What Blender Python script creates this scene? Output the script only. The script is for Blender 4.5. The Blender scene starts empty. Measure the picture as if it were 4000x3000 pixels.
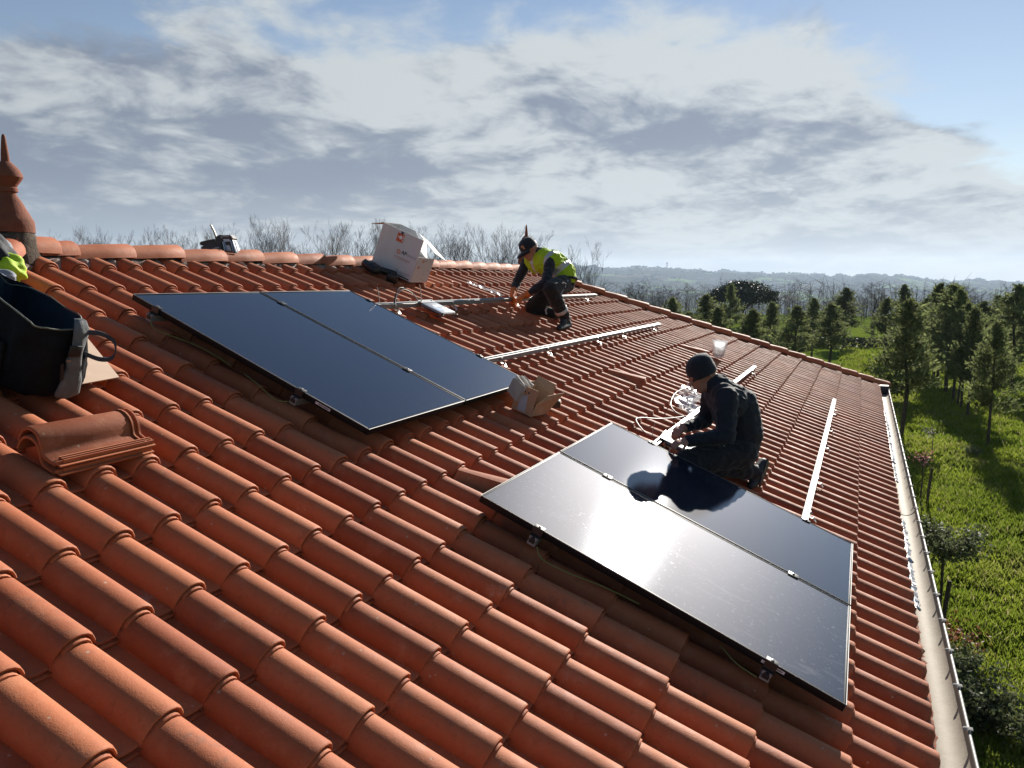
import bpy, bmesh, math, random
import numpy as np
from mathutils import Vector, Matrix, Quaternion

# ------------------------------------------------------------------ camera, sky, sun, exposure
scene = bpy.context.scene
col = scene.collection
R = math.radians
SLOPE = R(22.38)
CS, SN = math.cos(SLOPE), math.sin(SLOPE)
NRM = Vector((0, -SN, CS)); DOWN = Vector((0, -CS, -SN))
def pt(u, v, h=0.0):                      # roof coordinates: along the ridge, down the slope, above the panel plane
    return Vector((u, 0, 0)) + DOWN * v + NRM * h

CAM = Vector((-3.165, -3.863, 0.069)); FPX = 2989.236
YAW, PITCH = R(24.48), R(7.59)
FW = Vector((math.cos(PITCH)*math.cos(YAW), math.cos(PITCH)*math.sin(YAW), -math.sin(PITCH)))
RT = FW.cross(Vector((0, 0, 1))).normalized(); UPV = RT.cross(FW)
cam_d = bpy.data.cameras.new('camera'); cam = bpy.data.objects.new('camera', cam_d); col.objects.link(cam)
cam_d.sensor_fit = 'HORIZONTAL'; cam_d.sensor_width = 36.0; cam_d.lens = 36.0*FPX/4000.0
cam_d.clip_start = 0.05; cam_d.clip_end = 40000
cam.matrix_world = Matrix(((RT.x, UPV.x, -FW.x, CAM.x), (RT.y, UPV.y, -FW.y, CAM.y), (RT.z, UPV.z, -FW.z, CAM.z), (0, 0, 0, 1)))
scene.camera = cam

SUN_EL, SUN_AZ = R(24.2), R(-3.0)         # azimuth measured from the ridge axis
SUN_DIR = Vector((math.cos(SUN_EL)*math.cos(SUN_AZ), math.cos(SUN_EL)*math.sin(SUN_AZ), math.sin(SUN_EL)))
sun_d = bpy.data.lights.new('sun', 'SUN'); sun_d.energy = 5.0; sun_d.angle = R(0.53); sun_d.color = (1.0, 0.93, 0.83)
sun = bpy.data.objects.new('sun', sun_d); col.objects.link(sun)
sun.rotation_euler = (-SUN_DIR).to_track_quat('-Z', 'Y').to_euler(); sun.location = (0, 0, 30)

vs = scene.view_settings
scene.display_settings.display_device = 'sRGB'
vs.view_transform = 'Standard'; vs.look = 'None'; vs.gamma = 1.0; vs.use_curve_mapping = False; vs.exposure = 1.0
scene.cycles.use_denoising = True
scene.cycles.max_bounces = 6; scene.cycles.diffuse_bounces = 2; scene.cycles.glossy_bounces = 3; scene.cycles.transparent_max_bounces = 16
scene.cycles.caustics_reflective = False; scene.cycles.caustics_refractive = False
scene.cycles.sample_clamp_indirect = 6.0; scene.cycles.volume_bounces = 0

class NT:                                  # tiny node-tree writer
    def __init__(s, tree):
        s.t = tree; s.t.nodes.clear()
    def n(s, typ, **kw):
        nd = s.t.nodes.new(typ)
        for k, v in kw.items():
            if k.startswith('i_'):
                key = k[2:]; key = int(key) if key.isdigit() else key.replace('_', ' ')
                s.set(nd.inputs[key], v)
            else: setattr(nd, k, v)
        return nd
    def set(s, sock, v):
        if isinstance(v, bpy.types.NodeSocket): s.t.links.new(v, sock)
        elif isinstance(v, bpy.types.Node): s.t.links.new(v.outputs[0], sock)
        else:
            if hasattr(sock, 'default_value'):
                try: sock.default_value = v
                except Exception:
                    n = len(sock.default_value); sock.default_value = (tuple(v)+(1.0,))[:n] if n > len(v) else tuple(v)[:n]
    def m(s, op, a, b=None, c=None, clamp=False):
        nd = s.t.nodes.new('ShaderNodeMath'); nd.operation = op; nd.use_clamp = clamp
        s.set(nd.inputs[0], a)
        if b is not None: s.set(nd.inputs[1], b)
        if c is not None: s.set(nd.inputs[2], c)
        return nd.outputs[0]
    def mapr(s, v, a, b, c=0.0, d=1.0, interp='SMOOTHSTEP'):
        nd = s.t.nodes.new('ShaderNodeMapRange'); nd.interpolation_type = interp; nd.clamp = True
        s.set(nd.inputs[0], v)
        for i, x in enumerate((a, b, c, d)): s.set(nd.inputs[i+1], x)
        return nd.outputs[0]
    def mix(s, f, a, b, mode='MIX'):
        nd = s.t.nodes.new('ShaderNodeMix'); nd.data_type = 'RGBA'; nd.blend_type = mode; nd.clamp_factor = True
        s.set(nd.inputs[0], f)
        for i, x in ((6, a), (7, b)):
            s.set(nd.inputs[i], (x[0], x[1], x[2], 1.0) if isinstance(x, (tuple, list)) else x)
        return nd.outputs[2]
    def noise(s, vec, scale, detail=4, rough=0.5, out=0, dist=0.0, dim='3D', w=None):
        nd = s.t.nodes.new('ShaderNodeTexNoise'); nd.noise_dimensions = dim
        if vec is not None: s.set(nd.inputs['Vector'], vec)
        nd.inputs['Scale'].default_value = scale; nd.inputs['Detail'].default_value = detail
        nd.inputs['Roughness'].default_value = rough; nd.inputs['Distortion'].default_value = dist
        if w is not None: s.set(nd.inputs['W'], w)
        return nd.outputs[out]
    def xyz(s, x, y, z):
        nd = s.t.nodes.new('ShaderNodeCombineXYZ')
        for i, v in enumerate((x, y, z)): s.set(nd.inputs[i], v)
        return nd.outputs[0]
    def vm(s, op, a, b=None):
        nd = s.t.nodes.new('ShaderNodeVectorMath'); nd.operation = op
        s.set(nd.inputs[0], a)
        if b is not None: s.set(nd.inputs[3 if op == 'SCALE' else 1], b)
        return nd.outputs[0]

world = bpy.data.worlds.new('World'); scene.world = world; world.use_nodes = True
def build_sky():
    g = NT(world.node_tree)
    sky = g.n('ShaderNodeTexSky', sky_type='NISHITA', sun_disc=False, sun_elevation=SUN_EL,
              sun_rotation=math.pi/2 - SUN_AZ, altitude=200.0, air_density=1.0, dust_density=0.03, ozone_density=2.0)
    d = g.n('ShaderNodeTexCoord').outputs['Generated']
    sp = g.n('ShaderNodeSeparateXYZ', i_0=d)
    x, y, z = sp.outputs
    zp = g.m('ADD', g.m('MAXIMUM', z, 0.0), 0.10)
    cx = g.m('DIVIDE', x, zp); cy = g.m('DIVIDE', y, zp)
    P = g.xyz(cx, cy, 0.0)
    # the edge of the cloud bank: a long front with blue sky on the near side of it
    s = g.m('SUBTRACT', g.m('ADD', cx, g.m('MULTIPLY', cy, 0.57)), 2.74)
    s = g.m('SUBTRACT', s, g.m('MULTIPLY', g.m('MAXIMUM', g.m('SUBTRACT', 0.15, cy), 0.0), 1.9))
    zq = g.m('ADD', g.m('MAXIMUM', z, 0.0), 0.21); P = g.xyz(g.m('DIVIDE', x, zq), g.m('DIVIDE', y, zq), 0.0)
    warp = g.n('ShaderNodeTexNoise', i_Vector=P, i_Scale=2.0, i_Detail=2.0).outputs['Color']
    Pw = g.vm('ADD', g.vm('ADD', P, g.vm('SCALE', warp, 0.30)), SKY_OFF)
    fine = g.noise(Pw, 2.0, 6, 0.60)
    fine_s = g.noise(g.vm('ADD', Pw, (0.08, 0.0, 0.0)), 2.0, 4, 0.56)     # the same a step towards the sun
    dens_v = g.m('ADD', g.m('MULTIPLY', s, 0.95), g.m('MULTIPLY', g.m('SUBTRACT', fine, 0.47), 3.0))
    cover = g.mapr(dens_v, -0.28, 0.34)
    # thickness and light: thick parts grey-blue underneath, thin edges bright
    mid = g.noise(g.vm('ADD', Pw, (7.3, 2.1, 0.0)), 1.15, 5, 0.60)
    thick = g.m('ADD', g.mapr(s, 0.05, 1.1, -0.30, 0.18), g.m('MULTIPLY', g.m('SUBTRACT', mid, 0.5), 3.5))
    thick = g.m('ADD', thick, g.m('MULTIPLY', g.m('SUBTRACT', fine_s, fine), 2.3))
    tex = g.noise(g.vm('ADD', Pw, (1.7, 5.3, 0.0)), 4.6, 5, 0.64)
    thick = g.m('ADD', thick, g.m('MULTIPLY', g.m('SUBTRACT', tex, 0.5), 2.0))
    shade = g.m('MULTIPLY', g.mapr(thick, -0.45, 0.50), g.mapr(z, 0.01, 0.13, 0.45, 0.92))
    bright = (0.60, 0.645, 0.665); grey = (0.19, 0.235, 0.325)
    # the bank is brighter towards the sun's side
    sunside = g.m('ADD', g.m('MULTIPLY', x, SUN_DIR.x), g.m('ADD', g.m('MULTIPLY', y, SUN_DIR.y), g.m('MULTIPLY', z, SUN_DIR.z)))
    glow = g.mapr(sunside, 0.5, 1.0, 0.88, 1.04, 'LINEAR')
    ccol = g.vm('SCALE', g.mix(shade, bright, grey), glow)
    blue = g.vm('MULTIPLY', g.vm('SCALE', sky.outputs[0], SKY_STRENGTH), (1.12, 1.0, 0.94))
    c = g.mix(cover, blue, ccol)
    # pale air low over the horizon
    hz = g.m('POWER', 2.718, g.m('MULTIPLY', g.m('MAXIMUM', z, 0.0), -13.0))
    hcol = g.mix(g.mapr(sunside, 0.35, 0.95), g.mix(g.mapr(mid, 0.42, 0.66), (0.45, 0.52, 0.57), (0.33, 0.40, 0.47)), g.mix(g.mapr(mid, 0.45, 0.70), (0.60, 0.60, 0.545), (0.43, 0.46, 0.47)))
    c = g.mix(g.m('MULTIPLY', hz, 0.75), c, g.vm('SCALE', hcol, glow))
    bg = g.n('ShaderNodeBackground', i_Color=c, i_Strength=0.50)
    out = g.n('ShaderNodeOutputWorld', i_Surface=bg.outputs[0])
SKY_OFF = (5.1, 9.4, 0.0); SKY_STRENGTH = 0.10
build_sky()
world.cycles.sampling_method = 'NONE'

# ------------------------------------------------------------------ helpers
def tag(o, label=None, cat=None, group=None, kind=None):
    if label: o['label'] = label
    if cat: o['category'] = cat
    if group: o['group'] = group
    if kind: o['kind'] = kind
    return o
def empty(name, mat=None, label=None, cat=None, group=None, kind=None):
    o = bpy.data.objects.new(name, None); col.objects.link(o); o.empty_display_size = 0.1
    if mat is not None: o.matrix_world = mat if isinstance(mat, Matrix) else Matrix.Translation(mat)
    return tag(o, label, cat, group, kind)
def roof_mat(u, v, h, rz=0.0):
    return Matrix.Translation(pt(u, v, h)) @ Matrix.Rotation(SLOPE, 4, 'X') @ Matrix.Rotation(rz, 4, 'Z')
def link_mesh(name, me, mats, parent=None, mat=None):
    o = bpy.data.objects.new(name, me); col.objects.link(o)
    if mats is not None and len(me.materials) == 0:
        for m in (mats if isinstance(mats, (list, tuple)) else [mats]): me.materials.append(m)
    if parent is not None: o.parent = parent
    if mat is not None: o.matrix_local = mat if isinstance(mat, Matrix) else Matrix.Translation(mat)
    return o
def copy_tree(o, parent=None):
    c = o.copy(); col.objects.link(c); c.parent = parent
    for ch in list(o.children): copy_tree(ch, c)
    return c

class MB:                                   # mesh builder
    def __init__(s): s.v = []; s.f = []; s.mi = []
    def add(s, vs, fs, mi=0):
        b = len(s.v); s.v.extend([tuple(v) for v in vs])
        for f in fs: s.f.append(tuple(b+i for i in f)); s.mi.append(mi)
        return s
    def box(s, c, size, mat=None, mi=0, bevel=0.0):
        x, y, z = (k/2 for k in size); M = mat or Matrix.Identity(4); c = Vector(c)
        if bevel <= 0:
            vs = [M @ (c+Vector((a*x, b*y, d*z))) for d in (-1, 1) for b in (-1, 1) for a in (-1, 1)]
            return s.add(vs, [(0, 2, 3, 1), (4, 5, 7, 6), (0, 1, 5, 4), (2, 6, 7, 3), (0, 4, 6, 2), (1, 3, 7, 5)], mi)
        bm = bmesh.new(); bmesh.ops.create_cube(bm, size=1.0)
        for v in bm.verts: v.co = Vector((v.co.x*size[0], v.co.y*size[1], v.co.z*size[2]))
        bmesh.ops.bevel(bm, geom=bm.edges[:], offset=bevel, segments=2, profile=0.5, affect='EDGES')
        return s.bm(bm, Matrix.Translation(c) if mat is None else M @ Matrix.Translation(c), mi)
    def bm(s, bm, M=None, mi=0):
        bm.verts.index_update()
        vs = [(M @ v.co) if M else v.co.copy() for v in bm.verts]
        s.add(vs, [[v.index for v in f.verts] for f in bm.faces], mi); bm.free(); return s
    def tube(s, path, rad, n=8, mi=0, cap=True):
        path = [Vector(p) for p in path]; rs = rad if hasattr(rad, '__len__') else [rad]*len(path)
        vs = []; fs = []; ref = None
        for i, p in enumerate(path):
            t = (path[min(i+1, len(path)-1)] - path[max(i-1, 0)])
            t = t.normalized() if t.length > 1e-9 else Vector((0, 0, 1))
            if ref is None: ref = t.orthogonal().normalized()
            else:
                ref = ref - t*ref.dot(t); ref = ref.normalized() if ref.length > 1e-6 else t.orthogonal().normalized()
            b = t.cross(ref)
            for k in range(n):
                a = 2*math.pi*k/n; vs.append(p + (ref*math.cos(a)+b*math.sin(a))*rs[i])
        for i in range(len(path)-1):
            for k in range(n):
                k2 = (k+1) % n; fs.append((i*n+k, i*n+k2, (i+1)*n+k2, (i+1)*n+k))
        if cap: fs.append(tuple(range(n-1, -1, -1))); fs.append(tuple((len(path)-1)*n+k for k in range(n)))
        return s.add(vs, fs, mi)
    def lathe(s, prof, n=24, M=None, mi=0, cap=False):
        vs = []; fs = []
        for r, z in prof:
            for k in range(n):
                a = 2*math.pi*k/n; p = Vector((r*math.cos(a), r*math.sin(a), z)); vs.append(M @ p if M else p)
        for i in range(len(prof)-1):
            for k in range(n):
                k2 = (k+1) % n; fs.append((i*n+k, i*n+k2, (i+1)*n+k2, (i+1)*n+k))
        if cap: fs.append(tuple(range(n-1, -1, -1))); fs.append(tuple((len(prof)-1)*n+k for k in range(n)))
        return s.add(vs, fs, mi)
    def loft(s, rings, closed=True, mi=0, cap=(False, False)):
        n = len(rings[0]); vs = [p for r in rings for p in r]; fs = []
        for i in range(len(rings)-1):
            for k in range(n if closed else n-1):
                k2 = (k+1) % n; fs.append((i*n+k, i*n+k2, (i+1)*n+k2, (i+1)*n+k))
        if cap[0]: fs.append(tuple(range(n-1, -1, -1)))
        if cap[1]: fs.append(tuple((len(rings)-1)*n+k for k in range(n)))
        return s.add(vs, fs, mi)
    def extrude(s, prof, p0, p1, ax, ay, mi=0, cap=True):
        """closed 2D profile swept straight from p0 to p1; ax, ay are its plane axes"""
        p0, p1, ax, ay = map(Vector, (p0, p1, ax, ay))
        return s.loft([[p + ax*a + ay*b for a, b in prof] for p in (p0, p1)], True, mi, (cap, cap))
    def ico(s, c, r, sub=1, M=None, mi=0, jit=0.0, rng=None, sc=(1, 1, 1)):
        bm = bmesh.new(); bmesh.ops.create_icosphere(bm, subdivisions=sub, radius=1.0)
        for v in bm.verts:
            k = r*(1+(rng.uniform(-jit, jit) if rng else 0)); v.co = Vector((v.co.x*k*sc[0], v.co.y*k*sc[1], v.co.z*k*sc[2])) + Vector(c)
        return s.bm(bm, M, mi)
    def mesh(s, name, smooth=None):
        me = bpy.data.meshes.new(name); me.from_pydata([tuple(v) for v in s.v], [], s.f)
        if any(s.mi): me.polygons.foreach_set('material_index', s.mi)
        fix_normals(me)
        if smooth is not None:
            me.shade_smooth()
            if smooth < 179: me.set_sharp_from_angle(angle=R(smooth))
        me.update(); return me
    def build(s, name, mats, parent=None, smooth=None, mat=None):
        return link_mesh(name, s.mesh(name, smooth), mats, parent, mat)
def fix_normals(me):
    if len(me.polygons) > 60000: return
    bm = bmesh.new(); bm.from_mesh(me); bmesh.ops.recalc_face_normals(bm, faces=bm.faces[:]); bm.to_mesh(me); bm.free()

# ------------------------------------------------------------------ materials
def material(name, color=(0.5, 0.5, 0.5), rough=0.6, metal=0.0, spec=0.5, var=0.0, vscale=8.0, bump=0.0, bscale=40.0,
             coat=0.0, coat_r=0.05, rand=0.0, dirt=None, dirt_amt=0.4, dscale=3.0, trans=0.0, sheen=0.0, coord='Object'):
    m = bpy.data.materials.new(name); m.use_nodes = True; g = NT(m.node_tree)
    tc = g.n('ShaderNodeTexCoord').outputs[coord]
    c = (color[0], color[1], color[2], 1.0)
    if var > 0:
        nz = g.noise(tc, vscale, 5, 0.6)
        k = g.mapr(nz, 0.25, 0.75, 1.0-var, 1.0+var, 'LINEAR')
        c = g.vm('SCALE', (color[0], color[1], color[2]), k)
    if dirt is not None:
        dz = g.mapr(g.noise(tc, dscale, 7, 0.65), 0.45, 0.75, 0.0, dirt_amt)
        c = g.mix(dz, c, dirt)
    if rand > 0:
        oi = g.n('ShaderNodeObjectInfo').outputs['Random']
        ri = g.n('ShaderNodeNewGeometry').outputs['Random Per Island']
        f = g.m('FRACT', g.m('ADD', oi, ri))
        c = g.vm('SCALE', c, g.mapr(f, 0, 1, 1-rand, 1+rand, 'LINEAR'))
    b = g.n('ShaderNodeBsdfPrincipled')
    g.set(b.inputs['Base Color'], c)
    b.inputs['Roughness'].default_value = rough; b.inputs['Metallic'].default_value = metal
    b.inputs['Specular IOR Level'].default_value = spec
    b.inputs['Coat Weight'].default_value = coat; b.inputs['Coat Roughness'].default_value = coat_r
    b.inputs['Sheen Weight'].default_value = sheen
    if bump > 0:
        bn = g.n('ShaderNodeBump', i_Strength=bump, i_Height=g.noise(tc, bscale, 5, 0.6)); bn.inputs['Distance'].default_value = 0.01
        g.set(b.inputs['Normal'], bn.outputs[0])
    sh = b.outputs[0]
    if trans > 0:
        tr = g.n('ShaderNodeBsdfTranslucent'); g.set(tr.inputs[0], c)
        mx = g.n('ShaderNodeMixShader', i_0=trans, i_1=sh, i_2=tr.outputs[0]); sh = mx.outputs[0]
    g.n('ShaderNodeOutputMaterial', i_Surface=sh)
    return m
def clear_plastic(name, tint=(0.85, 0.88, 0.9), haze=0.35, rough=0.12):
    m = bpy.data.materials.new(name); m.use_nodes = True; g = NT(m.node_tree)
    tr = g.n('ShaderNodeBsdfTransparent', i_0=(0.96, 0.97, 0.98, 1))
    df = g.n('ShaderNodeBsdfTranslucent', i_0=(*tint, 1)); d2 = g.n('ShaderNodeBsdfDiffuse', i_0=(*tint, 1))
    dd = g.n('ShaderNodeMixShader', i_0=0.5, i_1=df.outputs[0], i_2=d2.outputs[0])
    gl = g.n('ShaderNodeBsdfGlossy', i_0=(0.7, 0.7, 0.7, 1), i_1=rough)
    tc = g.n('ShaderNodeTexCoord').outputs['Object']
    h = g.mapr(g.noise(tc, 30, 4, 0.6), 0.3, 0.7, haze*0.5, haze*1.5, 'LINEAR')
    a = g.n('ShaderNodeMixShader', i_0=h, i_1=tr.outputs[0], i_2=dd.outputs[0])
    fr = g.m('MAXIMUM', g.n('ShaderNodeFresnel', i_IOR=1.25).outputs[0], 0.02)
    b = g.n('ShaderNodeMixShader', i_0=g.m('MULTIPLY', fr, 0.35), i_1=a.outputs[0], i_2=gl.outputs[0])
    g.n('ShaderNodeOutputMaterial', i_Surface=b.outputs[0])
    return m
# ------------------------------------------------------------------ ground and far hills
GZ = -5.1
def vnoise(x, y, seed=0):
    x = np.asarray(x, float); y = np.asarray(y, float); xi = np.floor(x); yi = np.floor(y); fx = x-xi; fy = y-yi
    fx = fx*fx*(3-2*fx); fy = fy*fy*(3-2*fy)
    def h(a, b):
        k = np.sin(a*127.1+b*311.7+seed*74.7)*43758.5453; return k-np.floor(k)
    return (h(xi, yi)*(1-fx)+h(xi+1, yi)*fx)*(1-fy)+(h(xi, yi+1)*(1-fx)+h(xi+1, yi+1)*fx)*fy
def fbm(x, y, n=4, seed=0):
    t = 0; a = 0.5
    for i in range(n): t = t+a*vnoise(x*2**i, y*2**i, seed+i); a *= 0.5
    return t
def sstep(a, b, x):
    t = np.clip((x-a)/(b-a), 0, 1); return t*t*(3-2*t)
_saz = np.array([-180, -40, -9.2, -4.2, -1.7, 2.0, 7.6, 13.2, 19.9, 26, 60, 180.0])
_sel = np.array([0.6, 0.3, 0.05, 0.13, 0.42, 0.42, 0.66, 0.93, 1.15, 1.2, 0.8, 0.6])
HILL_R = 4300.0
def terrain_z(x, y):
    x = np.asarray(x, float); y = np.asarray(y, float)
    dx, dy = x-CAM.x, y-CAM.y; r = np.hypot(dx, dy); az = np.degrees(np.arctan2(dy, dx))
    z = GZ + (fbm(x*0.11, y*0.11, 3, 5)-0.45)*0.5*sstep(6, 30, r) + (fbm(x*0.5, y*0.5, 2, 9)-0.4)*0.10
    z = z - 52*sstep(95, 800, r)
    top = HILL_R*np.tan(np.radians(np.interp(az, _saz, _sel))) + (fbm(az*1.3+40, az*0+3.0, 4, 2)-0.47)*34
    up = sstep(1500, HILL_R, r)
    z = z + up*(top-(GZ-52)) + (fbm(x/420.0, y/420.0, 4, 21)-0.47)*46*sstep(900, 1800, r)*(1-sstep(3600, HILL_R, r))
    z = z - 60*sstep(HILL_R, 7000, r)
    return z
def build_ground():
    rr = np.concatenate([[0.0], np.geomspace(2.5, 60, 60), np.geomspace(63, 1000, 60), np.geomspace(1030, 5600, 110)])
    na = 420; a0 = np.linspace(-math.pi, math.pi, na, endpoint=False)
    # finer steps where the photograph looks
    aa = a0 + 0.55*np.sin(a0-0.14)*-1.0
    A, Rr = np.meshgrid(aa, rr[1:])
    X = CAM.x+Rr*np.cos(A); Y = CAM.y+Rr*np.sin(A); Z = terrain_z(X, Y)
    V = np.stack([X, Y, Z], -1).reshape(-1, 3); n = len(rr)-1
    V = np.vstack([V, [[CAM.x, CAM.y, GZ]]]); F = []
    for i in range(n-1):
        for k in range(na):
            k2 = (k+1) % na; F.append((i*na+k, (i+1)*na+k, (i+1)*na+k2, i*na+k2))
    for k in range(na): F.append((n*na, k, (k+1) % na))
    me = bpy.data.meshes.new('ground'); me.from_pydata(V.tolist(), [], F); me.shade_smooth()
    m = bpy.data.materials.new('ground_grass_and_fields'); m.use_nodes = True; g = NT(m.node_tree)
    P = g.n('ShaderNodeTexCoord').outputs['Object']
    rel = g.vm('SUBTRACT', P, (CAM.x, CAM.y, 0.0)); sp = g.n('ShaderNodeSeparateXYZ', i_0=rel)
    r = g.m('SQRT', g.m('ADD', g.m('POWER', sp.outputs[0], 2.0), g.m('POWER', sp.outputs[1], 2.0)))
    n1 = g.noise(P, 0.35, 6, 0.6); n2 = g.noise(P, 3.0, 5, 0.65); n3 = g.noise(P, 14.0, 4, 0.6)
    gr = g.mix(g.mapr(n1, 0.35, 0.65), (0.095, 0.14, 0.014), (0.14, 0.19, 0.020))
    gr = g.mix(g.mapr(n2, 0.38, 0.68, 0.0, 0.75), gr, (0.055, 0.105, 0.014))
    gr = g.mix(g.mapr(n3, 0.45, 0.75, 0.0, 0.5), gr, (0.23, 0.27, 0.07))
    gr = g.mix(g.mapr(g.noise(P, 0.8, 4, 0.7), 0.55, 0.72, 0.0, 0.6), gr, (0.13, 0.105, 0.05))
    # far fields: patchwork with woods between
    sc = g.vm('MULTIPLY', P, (1/260.0, 1/150.0, 0.0))
    wob = g.vm('SCALE', g.n('ShaderNodeTexNoise', i_Vector=P, i_Scale=0.004, i_Detail=4.0).outputs['Color'], 1.1)
    vor = g.n('ShaderNodeTexVoronoi', i_Vector=g.vm('ADD', sc, wob), i_Scale=1.0)
    cv = g.n('ShaderNodeSeparateColor', i_0=vor.outputs['Color']).outputs
    fld = g.n('ShaderNodeValToRGB', i_0=cv[0]); cr = fld.color_ramp; cr.interpolation = 'CONSTANT'
    stops = [(0.0, (0.026, 0.034, 0.024)), (0.38, (0.036, 0.044, 0.030)), (0.56, (0.11, 0.175, 0.055)), (0.68, (0.10, 0.088, 0.062)), (0.78, (0.048, 0.058, 0.036)), (0.90, (0.10, 0.155, 0.05))]
    while len(cr.elements) < len(stops): cr.elements.new(0.5)
    for e, (p, c) in zip(cr.elements, stops): e.position = p; e.color = (*c, 1)
    fc = g.mix(g.mapr(g.noise(P, 0.012, 6, 0.65), 0.46, 0.58, 0.0, 0.9), fld.outputs[0], (0.024, 0.030, 0.023))
    fc = g.mix(g.mapr(g.noise(P, 0.06, 4, 0.6), 0.4, 0.7, 0.0, 0.35), fc, (0.03, 0.038, 0.028))
    c = g.mix(g.mapr(r, 85.0, 210.0), gr, fc)
    b = g.n('ShaderNodeBsdfDiffuse', i_Color=c)
    bn = g.n('ShaderNodeBump', i_Strength=0.9, i_Height=g.m('ADD', n2, g.m('MULTIPLY', n3, 0.4))); bn.inputs['Distance'].default_value = 0.12
    g.set(b.inputs['Normal'], bn.outputs[0])
    g.n('ShaderNodeOutputMaterial', i_Surface=b.outputs[0])
    o = link_mesh('ground', me, m); tag(o, 'grass meadow running out to fields and low hills', kind='structure')
    return o
ground = build_ground()

def build_haze():
    m = bpy.data.materials.new('haze_air'); m.use_nodes = True; g = NT(m.node_tree)
    v = g.n('ShaderNodeVolumePrincipled'); v.inputs['Color'].default_value = (0.62, 0.78, 1.0, 1); v.inputs['Density'].default_value = HAZE
    v.inputs['Anisotropy'].default_value = 0.25
    out = g.n('ShaderNodeOutputMaterial'); m.node_tree.links.new(v.outputs[0], out.inputs['Volume'])
    o = MB().box((0, 0, 25.0), (11600, 11600, 270)).build('haze', m)
    tag(o, 'thin blue air haze over the whole countryside', kind='stuff')
HAZE = 0.000115
build_haze()

# ------------------------------------------------------------------ house: walls, roof deck, tiles
UL, UR, VR = -0.09, 7.94, -1.04            # ridge ends and ridge line in roof coordinates
VE = 4.652                                  # nose of the eave course
PU, PV = 0.2055, 0.3590                     # tile pitch across and down the slope
U0, V0 = 0.020, 1.780                       # crest of column 0, nose of course 0
H_PAN = -0.172
YR = pt(0, VR).y; ZRIDGE = 0.335
M_TILE = bpy.data.materials.new('terracotta_tile'); M_TILE.use_nodes = True
def tile_material():
    g = NT(M_TILE.node_tree); tc = g.n('ShaderNodeTexCoord').outputs['Object']
    oi = g.n('ShaderNodeObjectInfo').outputs['Random']; ri = g.n('ShaderNodeNewGeometry').outputs['Random Per Island']
    f = g.m('FRACT', g.m('ADD', g.m('MULTIPLY', oi, 7.31), ri)); f2 = g.m('FRACT', g.m('MULTIPLY', f, 17.7))
    pos = g.vm('ADD', tc, g.xyz(g.m('MULTIPLY', f, 31.0), g.m('MULTIPLY', f2, 17.0), 0.0))
    c = g.mix(f, (0.275, 0.072, 0.028), (0.42, 0.135, 0.057))
    n1 = g.noise(pos, 9.0, 6, 0.62); n2 = g.noise(pos, 48.0, 5, 0.72); n3 = g.noise(pos, 240.0, 2, 0.6)
    c = g.mix(g.mapr(n1, 0.48, 0.74, 0.0, 0.5), c, (0.43, 0.185, 0.100))            # pale bloom
    c = g.mix(g.mapr(n2, 0.52, 0.75, 0.0, 0.5), c, (0.205, 0.066, 0.036))
    c = g.mix(g.mapr(n3, 0.66, 0.74, 0.0, 0.6), c, (0.07, 0.045, 0.04))             # specks
    c = g.mix(g.mapr(g.noise(pos, 4.5, 8, 0.75), 0.62, 0.72, 0.0, 0.55), c, (0.37, 0.27, 0.215))   # lime scuffs
    # soot-grey weathering on some tiles, small pale lichen dots
    c = g.mix(g.m('MULTIPLY', g.mapr(g.noise(pos, 14.0, 6, 0.7), 0.50, 0.68), g.mapr(f2, 0.5, 1.0, 0.0, 0.42)), c, (0.11, 0.066, 0.052))
    lich = g.n('ShaderNodeTexVoronoi', i_Vector=pos, i_Scale=26.0)
    c = g.mix(g.m('MULTIPLY', g.mapr(lich.outputs['Distance'], 0.10, 0.16, 0.6, 0.0), g.mapr(g.n('ShaderNodeSeparateColor', i_0=lich.outputs['Color']).outputs[0], 0.86, 0.90)), c, (0.40, 0.34, 0.26))
    b = g.n('ShaderNodeBsdfPrincipled', i_Base_Color=c); b.inputs['Specular IOR Level'].default_value = 0.26
    g.set(b.inputs['Roughness'], g.mapr(n1, 0.3, 0.7, 0.62, 0.8, 'LINEAR'))
    bn = g.n('ShaderNodeBump', i_Strength=0.6, i_Height=g.m('ADD', g.m('MULTIPLY', n2, 0.8), g.m('MULTIPLY', n3, 0.5))); bn.inputs['Distance'].default_value = 0.0025
    g.set(b.inputs['Normal'], bn.outputs[0])
    g.n('ShaderNodeOutputMaterial', i_Surface=b.outputs[0])
tile_material()
M_MORTAR = material('mortar', (0.30, 0.235, 0.20), 0.95, spec=0.2, var=0.35, vscale=60, bump=1.0, bscale=90)
M_WALL = material('render_wall', (0.55, 0.47, 0.36), 0.9, spec=0.2, var=0.08, bump=0.3, bscale=120)
M_DECK = material('roof_boarding', (0.16, 0.10, 0.07), 0.9, spec=0.2, var=0.2)
M_ZINC = material('gutter_sheet', (0.34, 0.30, 0.245), 0.72, metal=0.0, spec=0.25, var=0.10, vscale=14, dirt=(0.30, 0.22, 0.16), dirt_amt=0.35, dscale=6, bump=0.15, bscale=60)
M_BEAD = material('gutter_bead', (0.30, 0.30, 0.29), 0.6, metal=0.2, var=0.08)

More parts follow.
